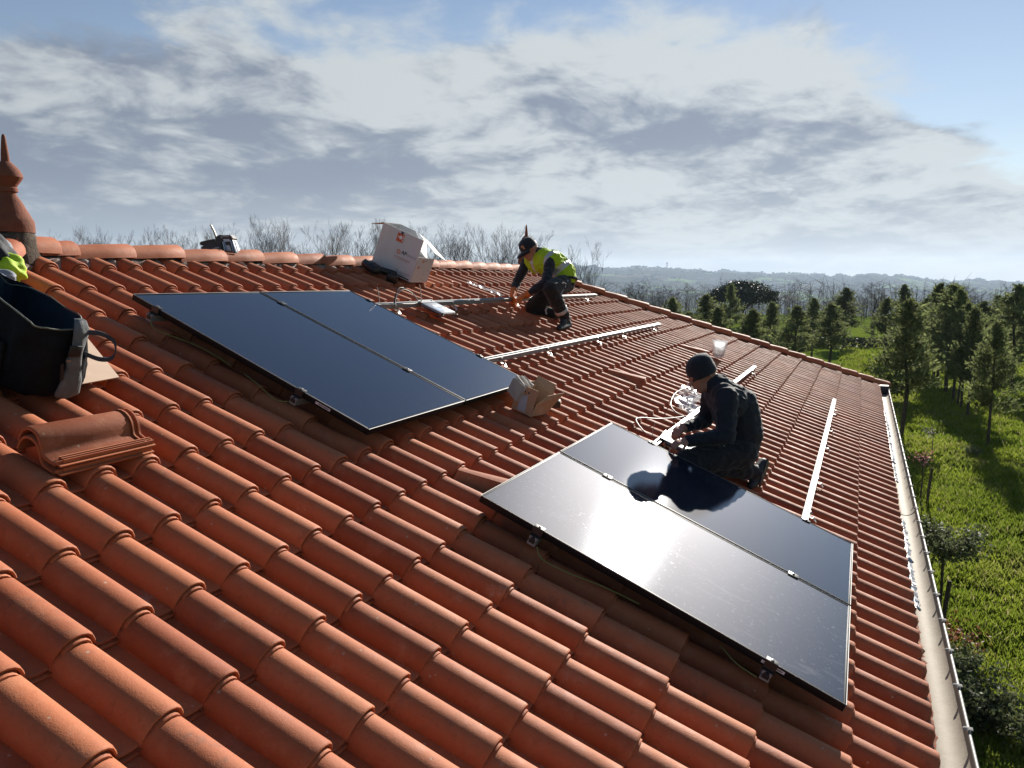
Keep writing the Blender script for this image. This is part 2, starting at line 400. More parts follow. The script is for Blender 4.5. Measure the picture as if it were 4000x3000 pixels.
M_HOOK = material('galvanised_hook', (0.22, 0.22, 0.215), 0.8, spec=0.1)
house = empty('house', Vector((UL+(UR-UL)/2, YR, GZ)), 'long low house under a hipped roof of terracotta tiles', 'house')
HI = house.matrix_world.inverted()
def to_house(mw): return HI @ mw
PROF = [(-.0705, -.004), (-.069, .012), (-.0635, .032), (-.0515, .0525), (-.034, .0665), (-.012, .073), (.010, .0725), (.032, .065), (.0495, .051), (.061, .032),
        (.068, .016), (.075, .006), (.086, .001), (.112, -.001), (.139, .000), (.1425, .007), (.150, .007), (.153, -.004)]
def inset(prof, d):
    out = []
    for i, (x, z) in enumerate(prof):
        a = prof[max(i-1, 0)]; b = prof[min(i+1, len(prof)-1)]
        tx, tz = b[0]-a[0], b[1]-a[1]; L = math.hypot(tx, tz) or 1
        out.append((x + tz/L*d, z - tx/L*d))
    return out
TILE_L = 0.425; TILT = 0.028/PV
def tile_geo(full=True):
    rows = []
    o = PROF
    def row(p, y): rows.append([(x, y, z - TILT*y) for x, z in p])
    if full:
        row(inset(o, .027), .06); row(inset(o, .027), .000); row(inset(o, .0255), -.0035); row(inset(o, .0190), -.0035); row(inset(o, .0175), -.001); row(inset(o, .0170), .013); row(inset(o, .0125), .015); row(inset(o, .0105), .010); row(inset(o, .0090), .0065); row(inset(o, .0040), .0065)
    else:
        row(inset(o, .020), .02); row(inset(o, .018), .0)
    row(inset(o, .0012), .0095); row(o, .016); row(o, TILE_L*0.5); row(o, TILE_L)
    n = len(o); vs = [p for r in rows for p in r]; fs = []
    for i in range(len(rows)-1):
        for k in range(n-1): fs.append((i*n+k, i*n+k+1, (i+1)*n+k+1, (i+1)*n+k))
    return np.array(vs), fs
TV, TF = tile_geo(True); TVL, TFL = tile_geo(False)
def finish_tile_mesh(name, V, F):
    me = bpy.data.meshes.new(name); me.from_pydata([tuple(v) for v in V], [], [tuple(f) for f in F])
    me.shade_smooth(); me.set_sharp_from_angle(angle=R(38)); me.materials.append(M_TILE); return me
tile_me = finish_tile_mesh('roof_tile', TV, TF)
ROOFM = roof_mat(0, 0, 0)
house_roof = None
def build_deck():
    zt = -0.225
    a = ROOFM @ Vector((UL-(VE-VR)*CS, -VE, zt)); b = ROOFM @ Vector((UR+(VE-VR)*CS, -VE, zt))
    zr = ZRIDGE-0.19
    half = YR - a.y
    A = [a, b, Vector((b.x, YR+half, a.z)), Vector((a.x, YR+half, a.z)), Vector((UL, YR, zr)), Vector((UR, YR, zr))]
    low = [v - Vector((0, 0, 0.10)) for v in A[:4]]
    vs = [HI @ v for v in A+low]
    fs = [(0, 1, 5, 4), (1, 2, 5), (2, 3, 4, 5), (3, 0, 4), (0, 6, 7, 1), (1, 7, 8, 2), (2, 8, 9, 3), (3, 9, 6, 0), (9, 8, 7, 6)]
    roof = MB().add(vs, fs).build('roof', M_DECK, house)
    tag(roof, 'terracotta tiled hip roof with low pitch')
    ins = 0.45
    wx0, wx1, wy0, wy1 = a.x+ins, b.x-ins, a.y+ins, YR+half-ins; ztop = a.z-0.105
    mb = MB(); t = 0.28
    for c, s in (((wx0+wx1)/2, wy0, 0), (wx1-wx0, t, 0)), (((wx0+wx1)/2, wy1, 0), (wx1-wx0, t, 0)), ((wx0, (wy0+wy1)/2, 0), (t, wy1-wy0-t-.01, 0)), ((wx1, (wy0+wy1)/2, 0), (t, wy1-wy0-t-.01, 0)):
        mb.box(HI @ Vector((c[0], c[1], (GZ-0.6+ztop)/2)), (s[0], s[1], ztop-GZ+0.6))
    tag(mb.build('wall', M_WALL, house), 'cream rendered outer wall below the eaves')
    return roof, a, b
roof, EAVE_A, EAVE_B = build_deck()

rng = random.Random(7)
def clip_tiles(V, F, planes):
    """bisect a little tile by roof-plane half spaces (point, outward normal)"""
    bm = bmesh.new(); vs = [bm.verts.new(v) for v in V]
    for f in F: bm.faces.new([vs[i] for i in f])
    for p, nrm in planes:
        bmesh.ops.bisect_plane(bm, geom=bm.verts[:]+bm.edges[:]+bm.faces[:], plane_co=p, plane_no=nrm, clear_outer=True)
    bm.verts.index_update(); V2 = [tuple(v.co) for v in bm.verts]; F2 = [[v.index for v in f.verts] for f in bm.faces]; bm.free()
    return V2, F2
def hip_planes(ul, ur, gap=0.02):
    k = 1/math.hypot(1, CS)
    pl = []
    if ul is not None: pl.append((Vector((ul+gap, -VR, 0)), Vector((-1, CS, 0))*k))
    if ur is not None: pl.append((Vector((ur-gap, -VR, 0)), Vector((1, CS, 0))*k))
    pl.append((Vector((0, -VR-0.05, 0)), Vector((0, 1, 0))))
    return pl
def slope_tiles(ul, ur, nose_phase=0.0):
    pl = hip_planes(ul, ur); out = []
    for j in range(-7, 9):
        v = V0+PV*j
        lo = ul-(v-VR)*CS; hi = ur+(v-VR)*CS
        k0 = int(math.floor((lo-U0-nose_phase)/PU))-1; k1 = int(math.ceil((hi-U0-nose_phase)/PU))+1
        for k in range(k0, k1+1):
            u = U0+nose_phase+PU*k
            xs = [(u+dx, -v+dy) for dx in (-.0745, .153) for dy in (0, TILE_L)]
            st = [max((Vector((x, y, 0))-p).dot(n) for x, y in xs) > 0 for p, n in pl]
            gone = any(min((Vector((x, y, 0))-p).dot(n) for x, y in xs) > 0 for p, n in pl)
            if gone: continue
            out.append((u, v, [pl[i] for i in range(len(pl)) if st[i]]))
    return out
VENTS = [(2, 2), (20, 1), (36, 1)]
VENTS_UV = [(U0+PU*k, V0+PV*j) for k, j in VENTS]
def build_tiles():
    tl = slope_tiles(UL, UR); scored = []
    for (u, v, pls) in tl:
        if any(abs(u-a) < .01 and abs(v-b) < .01 for a, b in VENTS_UV): continue
        P = pt(u, v-0.18, -0.12); d = P-CAM; D = d.dot(FW)
        sx = 2000+FPX*d.dot(RT)/max(D, .1); sy = 1500-FPX*d.dot(UPV)/max(D, .1)
        vis = D > 0.4 and -150 < sx < 4100 and sy < 3250
        cosv = max(0.02, -(d.normalized()).dot(NRM)); scored.append((cosv/D**2 if vis else 0.0, u, v, pls))
    scored.sort(key=lambda t: -t[0])
    RI = to_house(ROOFM)
    VB, FB = [], []
    for i, (sc, u, v, pls) in enumerate(scored):
        jx, jy, jz = rng.gauss(0, .0012), rng.gauss(0, .0022), rng.gauss(0, .0011)
        L = Matrix.Translation((u+jx, -v+jy, H_PAN+jz)) @ Matrix.Rotation(rng.gauss(0, .0045), 4, 'Z') @ Matrix.Rotation(rng.gauss(0, .007), 4, 'Y') @ Matrix.Rotation(rng.gauss(0, .0025), 4, 'X')
        if i < 300 and sc > 0:
            if not pls: link_mesh('roof_tile', tile_me, None, roof, RI @ L)
            else:
                V2, F2 = clip_tiles([L @ Vector(p) for p in TV], TF, pls)
                if F2:
                    Li = L.inverted(); me = finish_tile_mesh('roof_tile', [Li @ Vector(p) for p in V2], F2); link_mesh('roof_tile', me, None, roof, RI @ L)
        else:
            far = sc < 0.0018
            V2 = [L @ Vector(p) for p in (TVL if far else TV)]; F2 = TFL if far else TF
            if pls: V2, F2 = clip_tiles(V2, F2, pls)
            b = len(VB); VB.extend(tuple(p) for p in V2); FB.extend([b+q for q in f] for f in F2)
    me = finish_tile_mesh('roof_tile_field', VB, FB); o = link_mesh('roof_tile_field', me, None, roof, RI); tag(o, kind='stuff')
    # back slope: the same again turned half round; hip ends: triangles
    VB, FB = [], []
    for (u, v, pls) in tl:
        V2 = [(x+u, y-v, z+H_PAN) for x, y, z in TVL]; F2 = TFL
        if pls: V2, F2 = clip_tiles(V2, F2, pls)
        b = len(VB); VB.extend(V2); FB.extend([b+q for q in f] for f in F2)
    ctr = Matrix.Translation(((UL+UR)/2, YR, 0))
    turn = ctr @ Matrix.Rotation(math.pi, 4, 'Z') @ ctr.inverted()
    mats = [turn @ ROOFM]; mes = [finish_tile_mesh('roof_tile_field', VB, FB)]
    VB, FB = [], []
    for (u, v, pls) in slope_tiles(0.0, 0.0):
        V2 = [(x+u, y-v, z+H_PAN) for x, y, z in TVL]; F2 = TFL
        if pls: V2, F2 = clip_tiles(V2, F2, pls)
        b = len(VB); VB.extend(V2); FB.extend([b+q for q in f] for f in F2)
    hm = finish_tile_mesh('roof_tile_field', VB, FB)
    for ue, ang in ((UL, -math.pi/2), (UR, math.pi/2)):
        c2 = Matrix.Translation((ue, YR, 0)); mats.append(c2 @ Matrix.Rotation(ang, 4, 'Z') @ Matrix.Translation((0, -YR, 0)) @ ROOFM); mes.append(hm)
    for me, mw in zip(mes, mats): tag(link_mesh('roof_tile_field', me, None, roof, to_house(mw)), kind='stuff')
build_tiles()

def cover_tile_mesh(name, L=0.47, w=0.118, hh=0.098, n=14):
    mb = MB(); rows = []
    def arc(s, y, z, t=0.0):
        pts = []
        for i in range(n+1):
            a = math.pi*i/n; ca, sa = math.cos(a), math.sin(a)
            ex = math.copysign(abs(ca)**0.85, ca); ez = abs(sa)**0.85
            pts.append(Vector(((w*s-t)*ex, y, (hh*s-t)*ez - hh + z)))
        return pts
    rings = [arc(0.86, .04, .0, .014), arc(0.90, 0, .010, .014), arc(0.985, -.001, .010, .002), arc(1.0, .006, .010), arc(0.985, L*.5, 0), arc(0.93, L, -.012)]
    mb.loft(rings, closed=False)
    return mb.mesh(name, 50)
cover_me = cover_tile_mesh('ridge_tile'); cover_me.materials.append(M_TILE)
def axis_mat(p0, d, up):
    """tile axis runs from its raised end (y=0) back along +y"""
    y = d.normalized(); z = (up-y*up.dot(y)).normalized(); x = y.cross(z)
    return Matrix(((x.x, y.x, z.x, p0.x), (x.y, y.y, z.y, p0.y), (x.z, y.z, z.z, p0.z), (0, 0, 0, 1)))
def mortar_strip(name, p0, p1, side, up, w=0.055, n=260, drop=0.065):
    d = p1-p0; rings = []; rg = random.Random(3)
    for i in range(n+1):
        c = p0+d*(i/n); ring = []
        for (a, b) in ((-1.0, -1.0), (-.9, -.35), (-.62, .05), (-.2, .2), (.2, .2), (.62, .05), (.9, -.35), (1.0, -1.0)):
            j = 0.010
            ring.append(c + side*(a*w*2 + rg.gauss(0, j)) + up*(b*drop + rg.gauss(0, j)))
        rings.append(ring)
    return MB().loft(rings, closed=False).build(name, M_MORTAR, roof, 30, None)
def build_ridge():
    up = Vector((0, 0, 1)); z0 = ZRIDGE
    # every tile's far end lies over the next
    u = UL+0.02
    x = 0.314
    ends = []
    while x < UR+0.05: ends.append(x); x += 0.432
    for e in ends:
        M = axis_mat(Vector((e, YR+rng.gauss(0, .003), z0+rng.gauss(0, .003))), Vector((-1, rng.gauss(0, .01), 0)), up)
        link_mesh('ridge_tile', cover_me, None, roof, to_house(M))
    M = axis_mat(Vector((UR+.12, YR, z0)), Vector((-1, 0, 0)), up); link_mesh('ridge_tile', cover_me, None, roof, to_house(M))
    o = mortar_strip('mortar', HI @ Vector((UL, YR, z0-.105)), HI @ Vector((UR, YR, z0-.105)), Vector((0, 1, 0)), up, 0.064)
    for ue, sx in ((UL, -1), (UR, 1)):
        for sy in (-1, 1):
            top = Vector((ue, YR, z0-0.006)); dirv = Vector((sx*CS, sy*CS, -SN)).normalized()   # plan 45 degrees
            n = 18
            for i in range(n):
                p = top + dirv*((0.14 if sx < 0 else 0.30)+0.431*(i+0.6)) + up*(0.045 if sx < 0 else 0.022)
                M = axis_mat(p, -dirv + Vector((0, 0, rng.gauss(0, .006))), up)
                M = M @ Matrix.Rotation(rng.gauss(0, .012), 4, 'Z')
                link_mesh('hip_tile', cover_me, None, roof, to_house(M))
            side = dirv.cross(up).normalized()
            mortar_strip('mortar', HI @ (top+up*-.105), HI @ (top+dirv*7.86+up*-.105), side, up, 0.066, 300)
build_ridge()

M_FINIAL = material('old_terracotta', (0.20, 0.066, 0.038), 0.85, spec=0.2, var=0.3, vscale=7, bump=0.4, bscale=70, dirt=(0.07, 0.045, 0.035), dirt_amt=0.6, dscale=5)
def build_finials():
    s = 0.00159
    pr = [(109, 925), (109, 902), (107, 879), (101, 872), (80, 840), (58, 806), (41, 785), (36, 777), (38, 771), (46, 769), (46, 756), (41, 752), (46, 744), (60, 730), (73, 714), (70, 700), (58, 683), (40, 668), (27, 659), (21, 655), (19.5, 640), (17, 615), (12.5, 585), (9, 562), (5, 554), (0.3, 552)]
    prof = [(r*s*0.75, (925-y)*s) for r, y in pr]
    me = MB().lathe(prof, 40).mesh('finial', 40)
    base = MB()
    rg = random.Random(5)
    rings = []
    for i, (r, z) in enumerate([(0.17, -0.20), (0.15, -0.11), (0.137, -0.05), (0.128, -0.012), (0.115, 0.004), (0.02, 0.006)]):
        rings.append([Vector((r*(1+rg.gauss(0, .03))*math.cos(a), r*(1+rg.gauss(0, .03))*math.sin(a), z+rg.gauss(0, .006))) for a in [2*math.pi*k/36 for k in range(36)]])
    bme = base.loft(rings).mesh('mortar_bed', 40); bme.materials.append(material('finial_mortar', (0.085, 0.066, 0.052), 0.95, spec=0.15, var=0.4, vscale=30, bump=0.8, bscale=60))
    for ue, nm, lb in ((UL, 'finial', 'tall turned terracotta finial at the near end of the ridge'), (UR, 'finial', 'terracotta finial at the far end of the ridge')):
        zc = 0.372 if ue == UL else 0.36
        f = link_mesh(nm, me, M_FINIAL, house, to_house(Matrix.Translation((ue+0.032, YR, zc)))); f['label'] = lb
        link_mesh('mortar_bed', bme, None, f, Matrix.Translation((0, 0, 0)))
        # ridge starter shoe under the finial
    M = axis_mat(Vector((UL+0.27, YR, ZRIDGE+0.012)), Vector((-1, 0, 0.05)), Vector((0, 0, 1)))
    link_mesh('ridge_tile', cover_me, None, roof, to_house(M @ Matrix.Scale(1.12, 4)))
build_finials()

def build_vents():
    """ventilation tiles: a hood that widens and lifts towards its open lower end"""
    mb = MB(); n = 9
    rings = []
    for t in (0.0, 0.25, 0.5, 0.75, 1.0):
        y = 0.36 - 0.37*t; w = 0.045 + 0.062*t; hgt = 0.058 + 0.058*t
        ring = []
        for i in range(n):
            a = i/(n-1); xx = -w+2*w*a; k = 1-abs(2*a-1)
            ring.append(Vector((xx*1.0+0.035*t*(1-a), y, -0.004 + hgt*min(1, k*2.2)**0.75*(0.9+0.1*k))))
        rings.append(ring)
    mb.loft(rings, closed=False)
    inner = [[Vector((p.x*0.90, p.y+0.004, p.z-0.010)) for p in rings[-1]], [Vector((p.x*0.86, p.y+0.07, p.z-0.014)) for p in rings[-1]]]
    mb.loft([rings[-1]]+inner, closed=False)
    for k in range(5):
        x = -0.06+0.03*k+0.008; mb.box((x, 0.004, 0.040), (0.006, 0.006, 0.085))
    # flat pan of the tile around the hood
    pan = tile_geo(True)
    hood = mb.mesh('vent_tile', 40)
    for (u, v) in VENTS_UV:
        L = Matrix.Translation((u, -v, H_PAN))
        link_mesh('roof_tile', tile_me, None, roof, to_house(ROOFM @ L))
        link_mesh('vent_tile', hood, M_TILE, roof, to_house(ROOFM @ Matrix.Translation((u-0.012, -v-0.012, H_PAN+0.020)) @ Matrix.Rotation(0.22, 4, 'Z')))
build_vents()

def build_gutter():
    yc, zc, r = -4.322, -1.945, 0.083
    x0, x1 = EAVE_A.x-0.05, EAVE_B.x-0.45
    def arc(rr, n=16): return [(yc+rr*math.cos(a), zc+rr*math.sin(a)) for a in [math.pi*(1+i/n) for i in range(n+1)]]
    # one length of gutter stops at the visible joint and laps the next
    XJ = 4.45
    root = None
    for a, b, rr in ((x0, XJ+.05, r), (XJ, x1, r+.003)):
        prof = arc(rr)+arc(rr+.003)[::-1]
        mb = MB(); xs = np.linspace(a, b, 40)
        mb.loft([[HI @ Vector((x, p[0], p[1])) for p in prof] for x in xs], True, 0, (True, True))
        o = mb.build('gutter', M_ZINC, house, 45)
        if root is None: root = o
    bd = MB().tube([HI @ Vector((x, yc-r-.002, zc+.004)) for x in np.linspace(x0, x1, 30)], 0.0075, 10).build('bead', M_BEAD, root, 60)
    # joint collar and end stop
    MB().loft([[HI @ Vector((x, p[0], p[1])) for p in arc(r-.004)+arc(r+.008)[::-1]] for x in (XJ-.025, XJ+.05)], True, 0, (True, True)).build('joint_collar', M_ZINC, root, 45)
    end = MB().box((0, 0, 0), (0.16, 0.21, 0.20), bevel=.01).mesh('end_cap', 40)
    link_mesh('end_cap', end, material('end_cap_dark', (0.03, 0.033, 0.035), 0.6), root, to_house(Matrix.Translation((x1+.02, yc+.02, zc-.02))))
    # hooks over the bead with a strap down into the gutter
    hk = MB()
    hk.box((0, 0, .011), (.030, .034, .004), bevel=.0015)
    hk.lathe([(0.013, 0.0), (.013, .004), (.006, .008), (0.001, .008)], 14, Matrix.Translation((0, .012, .008)))
    hme = hk.mesh('gutter_hook', 40)
    for i in range(44):
        x = x0+0.2+0.415*i
        if x > x1-.05: break
        link_mesh('gutter_hook', hme, M_HOOK, root, to_house(Matrix.Translation((x+rng.gauss(0, .01), yc-r, zc+.008))))
    # fascia board and lapped metal apron behind the gutter
    MB().box(HI @ Vector(((EAVE_A.x+EAVE_B.x)/2, -4.20, -2.03)), (EAVE_B.x-EAVE_A.x, 0.025, 0.22)).build('fascia', material('fascia_wood', (0.22, 0.12, 0.08), 0.8, var=0.2), house)
    mf = material('foil_apron', (0.40, 0.41, 0.42), 0.5, metal=0.5, var=0.1, vscale=20, bump=1.0, bscale=26)
    for (a, b) in ((1.9, 3.9), (5.2, 9.8)):
        rg = random.Random(9); rings = []
        for x in np.linspace(a, b, int((b-a)*45)):
            e = rg.gauss(0, .006)
            rings.append([HI @ Vector((x, -4.215, -1.895+rg.gauss(0, .003))), HI @ Vector((x, -4.265+e*.5, -1.902+rg.gauss(0, .004))), HI @ Vector((x, -4.290+e, -1.925+rg.gauss(0, .006)))])
        MB().loft(rings, closed=False).build('foil_apron', mf, house, 30)
    mr = material('mortar_red', (0.42, 0.16, 0.09), 0.9, var=0.3, vscale=40, bump=0.8, bscale=50)
    rings = []; rg = random.Random(4)
    for x in np.linspace(x0, x1, 700):
        rings.append([HI @ Vector((x, -4.20, -1.912+rg.gauss(0, .003))), HI @ Vector((x, -4.250, -1.916+rg.gauss(0, .004))), HI @ Vector((x, -4.268+rg.gauss(0, .006), -1.945+rg.gauss(0, .006)))])
    MB().loft(rings, closed=False).build('eave_bedding', mr, house, 30)
build_gutter()
# ------------------------------------------------------------------ solar panels, rails, clamps
PW, PL, PGAP = 1.032, 1.759, 0.019
def panel_glass(name, wet):
    m = bpy.data.materials.new(name); m.use_nodes = True; g = NT(m.node_tree)
    tc = g.n('ShaderNodeTexCoord').outputs['Object']; sp = g.n('ShaderNodeSeparateXYZ', i_0=tc); x, y = sp.outputs[0], sp.outputs[1]
    oi = g.n('ShaderNodeObjectInfo').outputs['Random']
    pos = g.vm('ADD', tc, g.xyz(g.m('MULTIPLY', oi, 13.0), g.m('MULTIPLY', oi, 7.0), 0.0))
    # black half-cut cells, thin gaps, hair-thin wires
    def lines(v, per, wd):
        f = g.m('ABSOLUTE', g.m('SUBTRACT', g.m('FRACT', g.m('DIVIDE', v, per)), 0.5)); return g.m('GREATER_THAN', f, 0.5-wd)
    gap = g.m('MAXIMUM', lines(x, 0.1685, 0.010), lines(y, 0.0965, 0.012))
    wire = lines(y, 0.0118, 0.06)
    base = g.mix(gap, (0.009, 0.0135, 0.027), (0.005, 0.007, 0.012))
    base = g.mix(g.m('MULTIPLY', wire, 0.35), base, (0.035, 0.037, 0.042))
    # rain spots and dried streaks run down the slope
    str_c = g.vm('MULTIPLY', pos, (16.0, 5.0, 1.0))
    st = g.noise(str_c, 1.0, 6, 0.7, dist=0.6); sp1 = g.noise(pos, 42.0, 3, 0.6); sp2 = g.noise(pos, 150.0, 2, 0.5)
    big = g.noise(pos, 2.2, 4, 0.6)
    streak = g.m('MULTIPLY', g.mapr(st, 0.55, 0.70), g.mapr(big, 0.38, 0.62))
    spots = g.m('MULTIPLY', g.mapr(sp1, 0.60, 0.68), g.mapr(big, 0.35, 0.55))
    fl = g.mapr(sp2, 0.74, 0.80)
    dust = g.m('MAXIMUM', g.m('MULTIPLY', streak, 0.55*wet), g.m('MAXIMUM', g.m('MULTIPLY', spots, 0.65*wet), g.m('MULTIPLY', fl, 0.10+0.35*wet)))
    base = g.mix(g.m('MULTIPLY', dust, 0.55), base, (0.22, 0.23, 0.24))
    df = g.n('ShaderNodeBsdfDiffuse', i_0=base)
    hgt = g.m('ADD', g.m('MULTIPLY', g.noise(pos, 620.0, 1, 0.5), 0.25), g.m('MULTIPLY', spots, 0.5*wet))
    bn = g.n('ShaderNodeBump', i_Strength=0.03+0.09*wet, i_Height=hgt); bn.inputs['Distance'].default_value = 0.0012
    fr = g.n('ShaderNodeFresnel', i_IOR=1.58); g.set(fr.inputs['Normal'], bn.outputs[0])
    tint = (0.86, 0.92, 1.0, 1)
    g1 = g.n('ShaderNodeBsdfGlossy', distribution='BECKMANN', i_0=tint, i_1=0.128-0.040*wet); g2 = g.n('ShaderNodeBsdfGlossy', distribution='BECKMANN', i_0=tint, i_1=0.19)
    for q in (g1, g2): g.set(q.inputs['Normal'], bn.outputs[0])
    gm = g.n('ShaderNodeMixShader', i_1=g1.outputs[0], i_2=g2.outputs[0]); g.set(gm.inputs[0], g.m('ADD', 0.006+0.018*wet, g.m('MULTIPLY', dust, 0.05)))
    g3 = g.n('ShaderNodeBsdfGlossy', distribution='BECKMANN', i_0=(0.95, 0.95, 1, 1), i_1=0.46)
    gm = g.n('ShaderNodeMixShader', i_0=0.03+0.10*wet, i_1=gm.outputs[0], i_2=g3.outputs[0])
    mx = g.n('ShaderNodeMixShader', i_1=df.outputs[0], i_2=gm.outputs[0]); g.set(mx.inputs[0], fr.outputs[0])
    g.n('ShaderNodeOutputMaterial', i_Surface=mx.outputs[0])
    return m
M_GLASS = panel_glass('panel_glass', 0.12); M_GLASS_WET = panel_glass('panel_glass_rain_marked', 1.0)
M_FRAME = material('black_anodised_frame', (0.008, 0.0085, 0.010), 0.5, spec=0.12)
M_FRAME_EDGE = material('frame_edge_glint', (0.20, 0.205, 0.21), 0.55, metal=0.6)  # paler than the frame: edge glint put into the colour
M_BACK = material('panel_backsheet', (0.012, 0.012, 0.013), 0.6)
M_ALU = material('aluminium_rail', (0.30, 0.31, 0.32), 0.55, metal=0.5, var=0.05, vscale=20)
M_STEEL = material('bright_steel', (0.45, 0.45, 0.44), 0.4, metal=1.0, var=0.1, vscale=40)
M_BLACK = material('black_plastic', (0.012, 0.013, 0.015), 0.45, spec=0.5)
M_STICKER = material('grey_sticker', (0.62, 0.63, 0.65), 0.5)
M_INK = material('dark_print', (0.04, 0.045, 0.06), 0.6)
def text_mesh(s, size, mat, name='lettering', bold=0.0):
    cu = bpy.data.curves.new(name, 'FONT'); cu.body = s; cu.size = size; cu.extrude = 0.0003; cu.align_x = 'CENTER'; cu.align_y = 'CENTER'; cu.offset = bold
    ob = bpy.data.objects.new(name, cu); col.objects.link(ob); bpy.context.view_layer.update()
    dg = bpy.context.evaluated_depsgraph_get(); me = bpy.data.meshes.new_from_object(ob.evaluated_get(dg)); bpy.data.objects.remove(ob)
    me.name = name
    me.materials.clear(); me.materials.append(mat); return me
def panel(u, v, glass, label):
    p = empty('solar_panel', roof_mat(u, v, 0), label, 'solar panel', 'solar panels clamped to the roof rails')
    t = 0.0115; z = -0.035
    mb = MB()
    mb.box((PW/2, -t/2, z/2), (PW, t, -z), bevel=.0012); mb.box((PW/2, -PL+t/2, z/2), (PW, t, -z), bevel=.0012)
    mb.box((t/2, -PL/2, z/2), (t, PL-2*t-.0006, -z-.0006), bevel=.0012); mb.box((PW-t/2, -PL/2, z/2), (t, PL-2*t-.0006, -z-.0006), bevel=.0012)
    mb.box((PW/2, -PL/2, z+.001), (PW-.0002, PL-.0002, .0012))
    fr = mb.build('frame', M_FRAME, p, 35)
    # pale top-edge tubes, sun and sky glint put into their colour
    ed = MB()
    for a, b in (((0, 0), (PW, 0)), ((0, -PL), (PW, -PL)), ((0, 0), (0, -PL)), ((PW, 0), (PW, -PL))):
        ed.tube([(a[0], a[1], -.0008), (b[0], b[1], -.0008)], .0021, 6)
    ed.build('arris', M_FRAME_EDGE, fr, 60)
    MB().add([(t, -t, -.0022), (t, -PL+t, -.0022), (PW-t, -PL+t, -.0022), (PW-t, -t, -.0022)], [(0, 1, 2, 3)]).build('glass', glass, p)
    MB().add([(t, -t, -.0062), (t, -PL+t, -.0062), (PW-t, -PL+t, -.0062), (PW-t, -t, -.0062)], [(0, 3, 2, 1)]).build('backsheet', M_BACK, p)
    st = MB().box((-.0008, -PL+.30, -.017), (.001, .10, .013)).build('sticker', M_STICKER, p)
    MB().box((-.0016, -PL+.295, -.017), (.0004, .07, .005)).build('barcode', M_INK, st)
    return p
A_U, A_V, B_U, B_V = 0.0, 0.0, -0.013, 2.452
panel(A_U, A_V, M_GLASS, 'near panel of the pair by the ridge, reflecting blue sky')
panel(A_U+PW+PGAP, A_V, M_GLASS, 'far panel of the pair by the ridge, beside the small open carton')
panel(B_U, B_V, M_GLASS_WET, 'rain-marked panel with the bright sun glare, nearest the gutter pair')
panel(B_U+PW+PGAP, B_V, M_GLASS, 'panel beside the kneeling worker in the beanie, with his dark reflection')

def rail_mesh(L):
    w, h = .020, .040
    pr = [(-w, -h), (w, -h), (w, -.024), (w-.004, -.022), (w-.004, -.016), (w, -.014), (w, 0), (.0075, 0), (.0075, -.004), (.013, -.004), (.013, -.012), (-.013, -.012), (-.013, -.004), (-.0075, -.004), (-.0075, 0), (-w, 0), (-w, -.014), (-w+.004, -.016), (-w+.004, -.022), (-w, -.024)]
    mb = MB(); mb.extrude(pr, (0, 0, 0), (L, 0, 0), (0, 1, 0), (0, 0, 1))
    return mb.mesh('mounting_rail', 30)
def hook_mesh():
    mb = MB()
    # strap: from the rail's lower side, down to the pan and up under the tile above
    def strap(pts, w, t):
        rings = []
        for i, p in enumerate(pts):
            a = Vector(pts[max(i-1, 0)]); b = Vector(pts[min(i+1, len(pts)-1)]); d = (b-a).normalized(); n = Vector((1, 0, 0)).cross(d)
            p = Vector(p); rings.append([p+Vector((-w, 0, 0))+n*t, p+Vector((w, 0, 0))+n*t, p+Vector((w, 0, 0))-n*t, p+Vector((-w, 0, 0))-n*t])
        mb.loft(rings, True, 0, (True, True))
    strap([(0, -.024, -.006), (0, -.024, -.040), (0, -.028, -.048), (0, -.050, -.050), (0, -.075, -.054), (0, -.088, -.062), (0, -.090, -.085), (0, -.080, -.098), (0, -.02, -.102), (0, .10, -.104)], .016, .003)
    mb.lathe([(.009, 0), (.009, .008), (.004, .010), (.004, .016), (.0005, .016)], 8, Matrix.Translation((0, -.027, -.018)) @ Matrix.Rotation(R(90), 4, 'X'))
    mb.box((0, -.064, -.047), (.03, .02, .010), bevel=.003)
    return mb.mesh('roof_hook', 35)
def clamp_mesh(mid):
    mb = MB()
    if mid: mb.box((0, 0, .0035), (.044, .055, .004), bevel=.001); mb.box((0, 0, -.018), (.012, .05, .038))
    else:
        mb.box((-.006, 0, .0035), (.030, .052, .004), bevel=.001); mb.box((.010, 0, -.016), (.004, .052, .038)); mb.box((.018, 0, -.034), (.018, .052, .004))
    return mb.mesh('clamp', 30)
bolt_me = MB().lathe([(.0068, 0), (.0068, .006), (.0045, .0066), (.003, .004), (.0005, .004)], 12).mesh('bolt', 40)
HK, CM, CE = hook_mesh(), clamp_mesh(True), clamp_mesh(False)
RAILS = {}
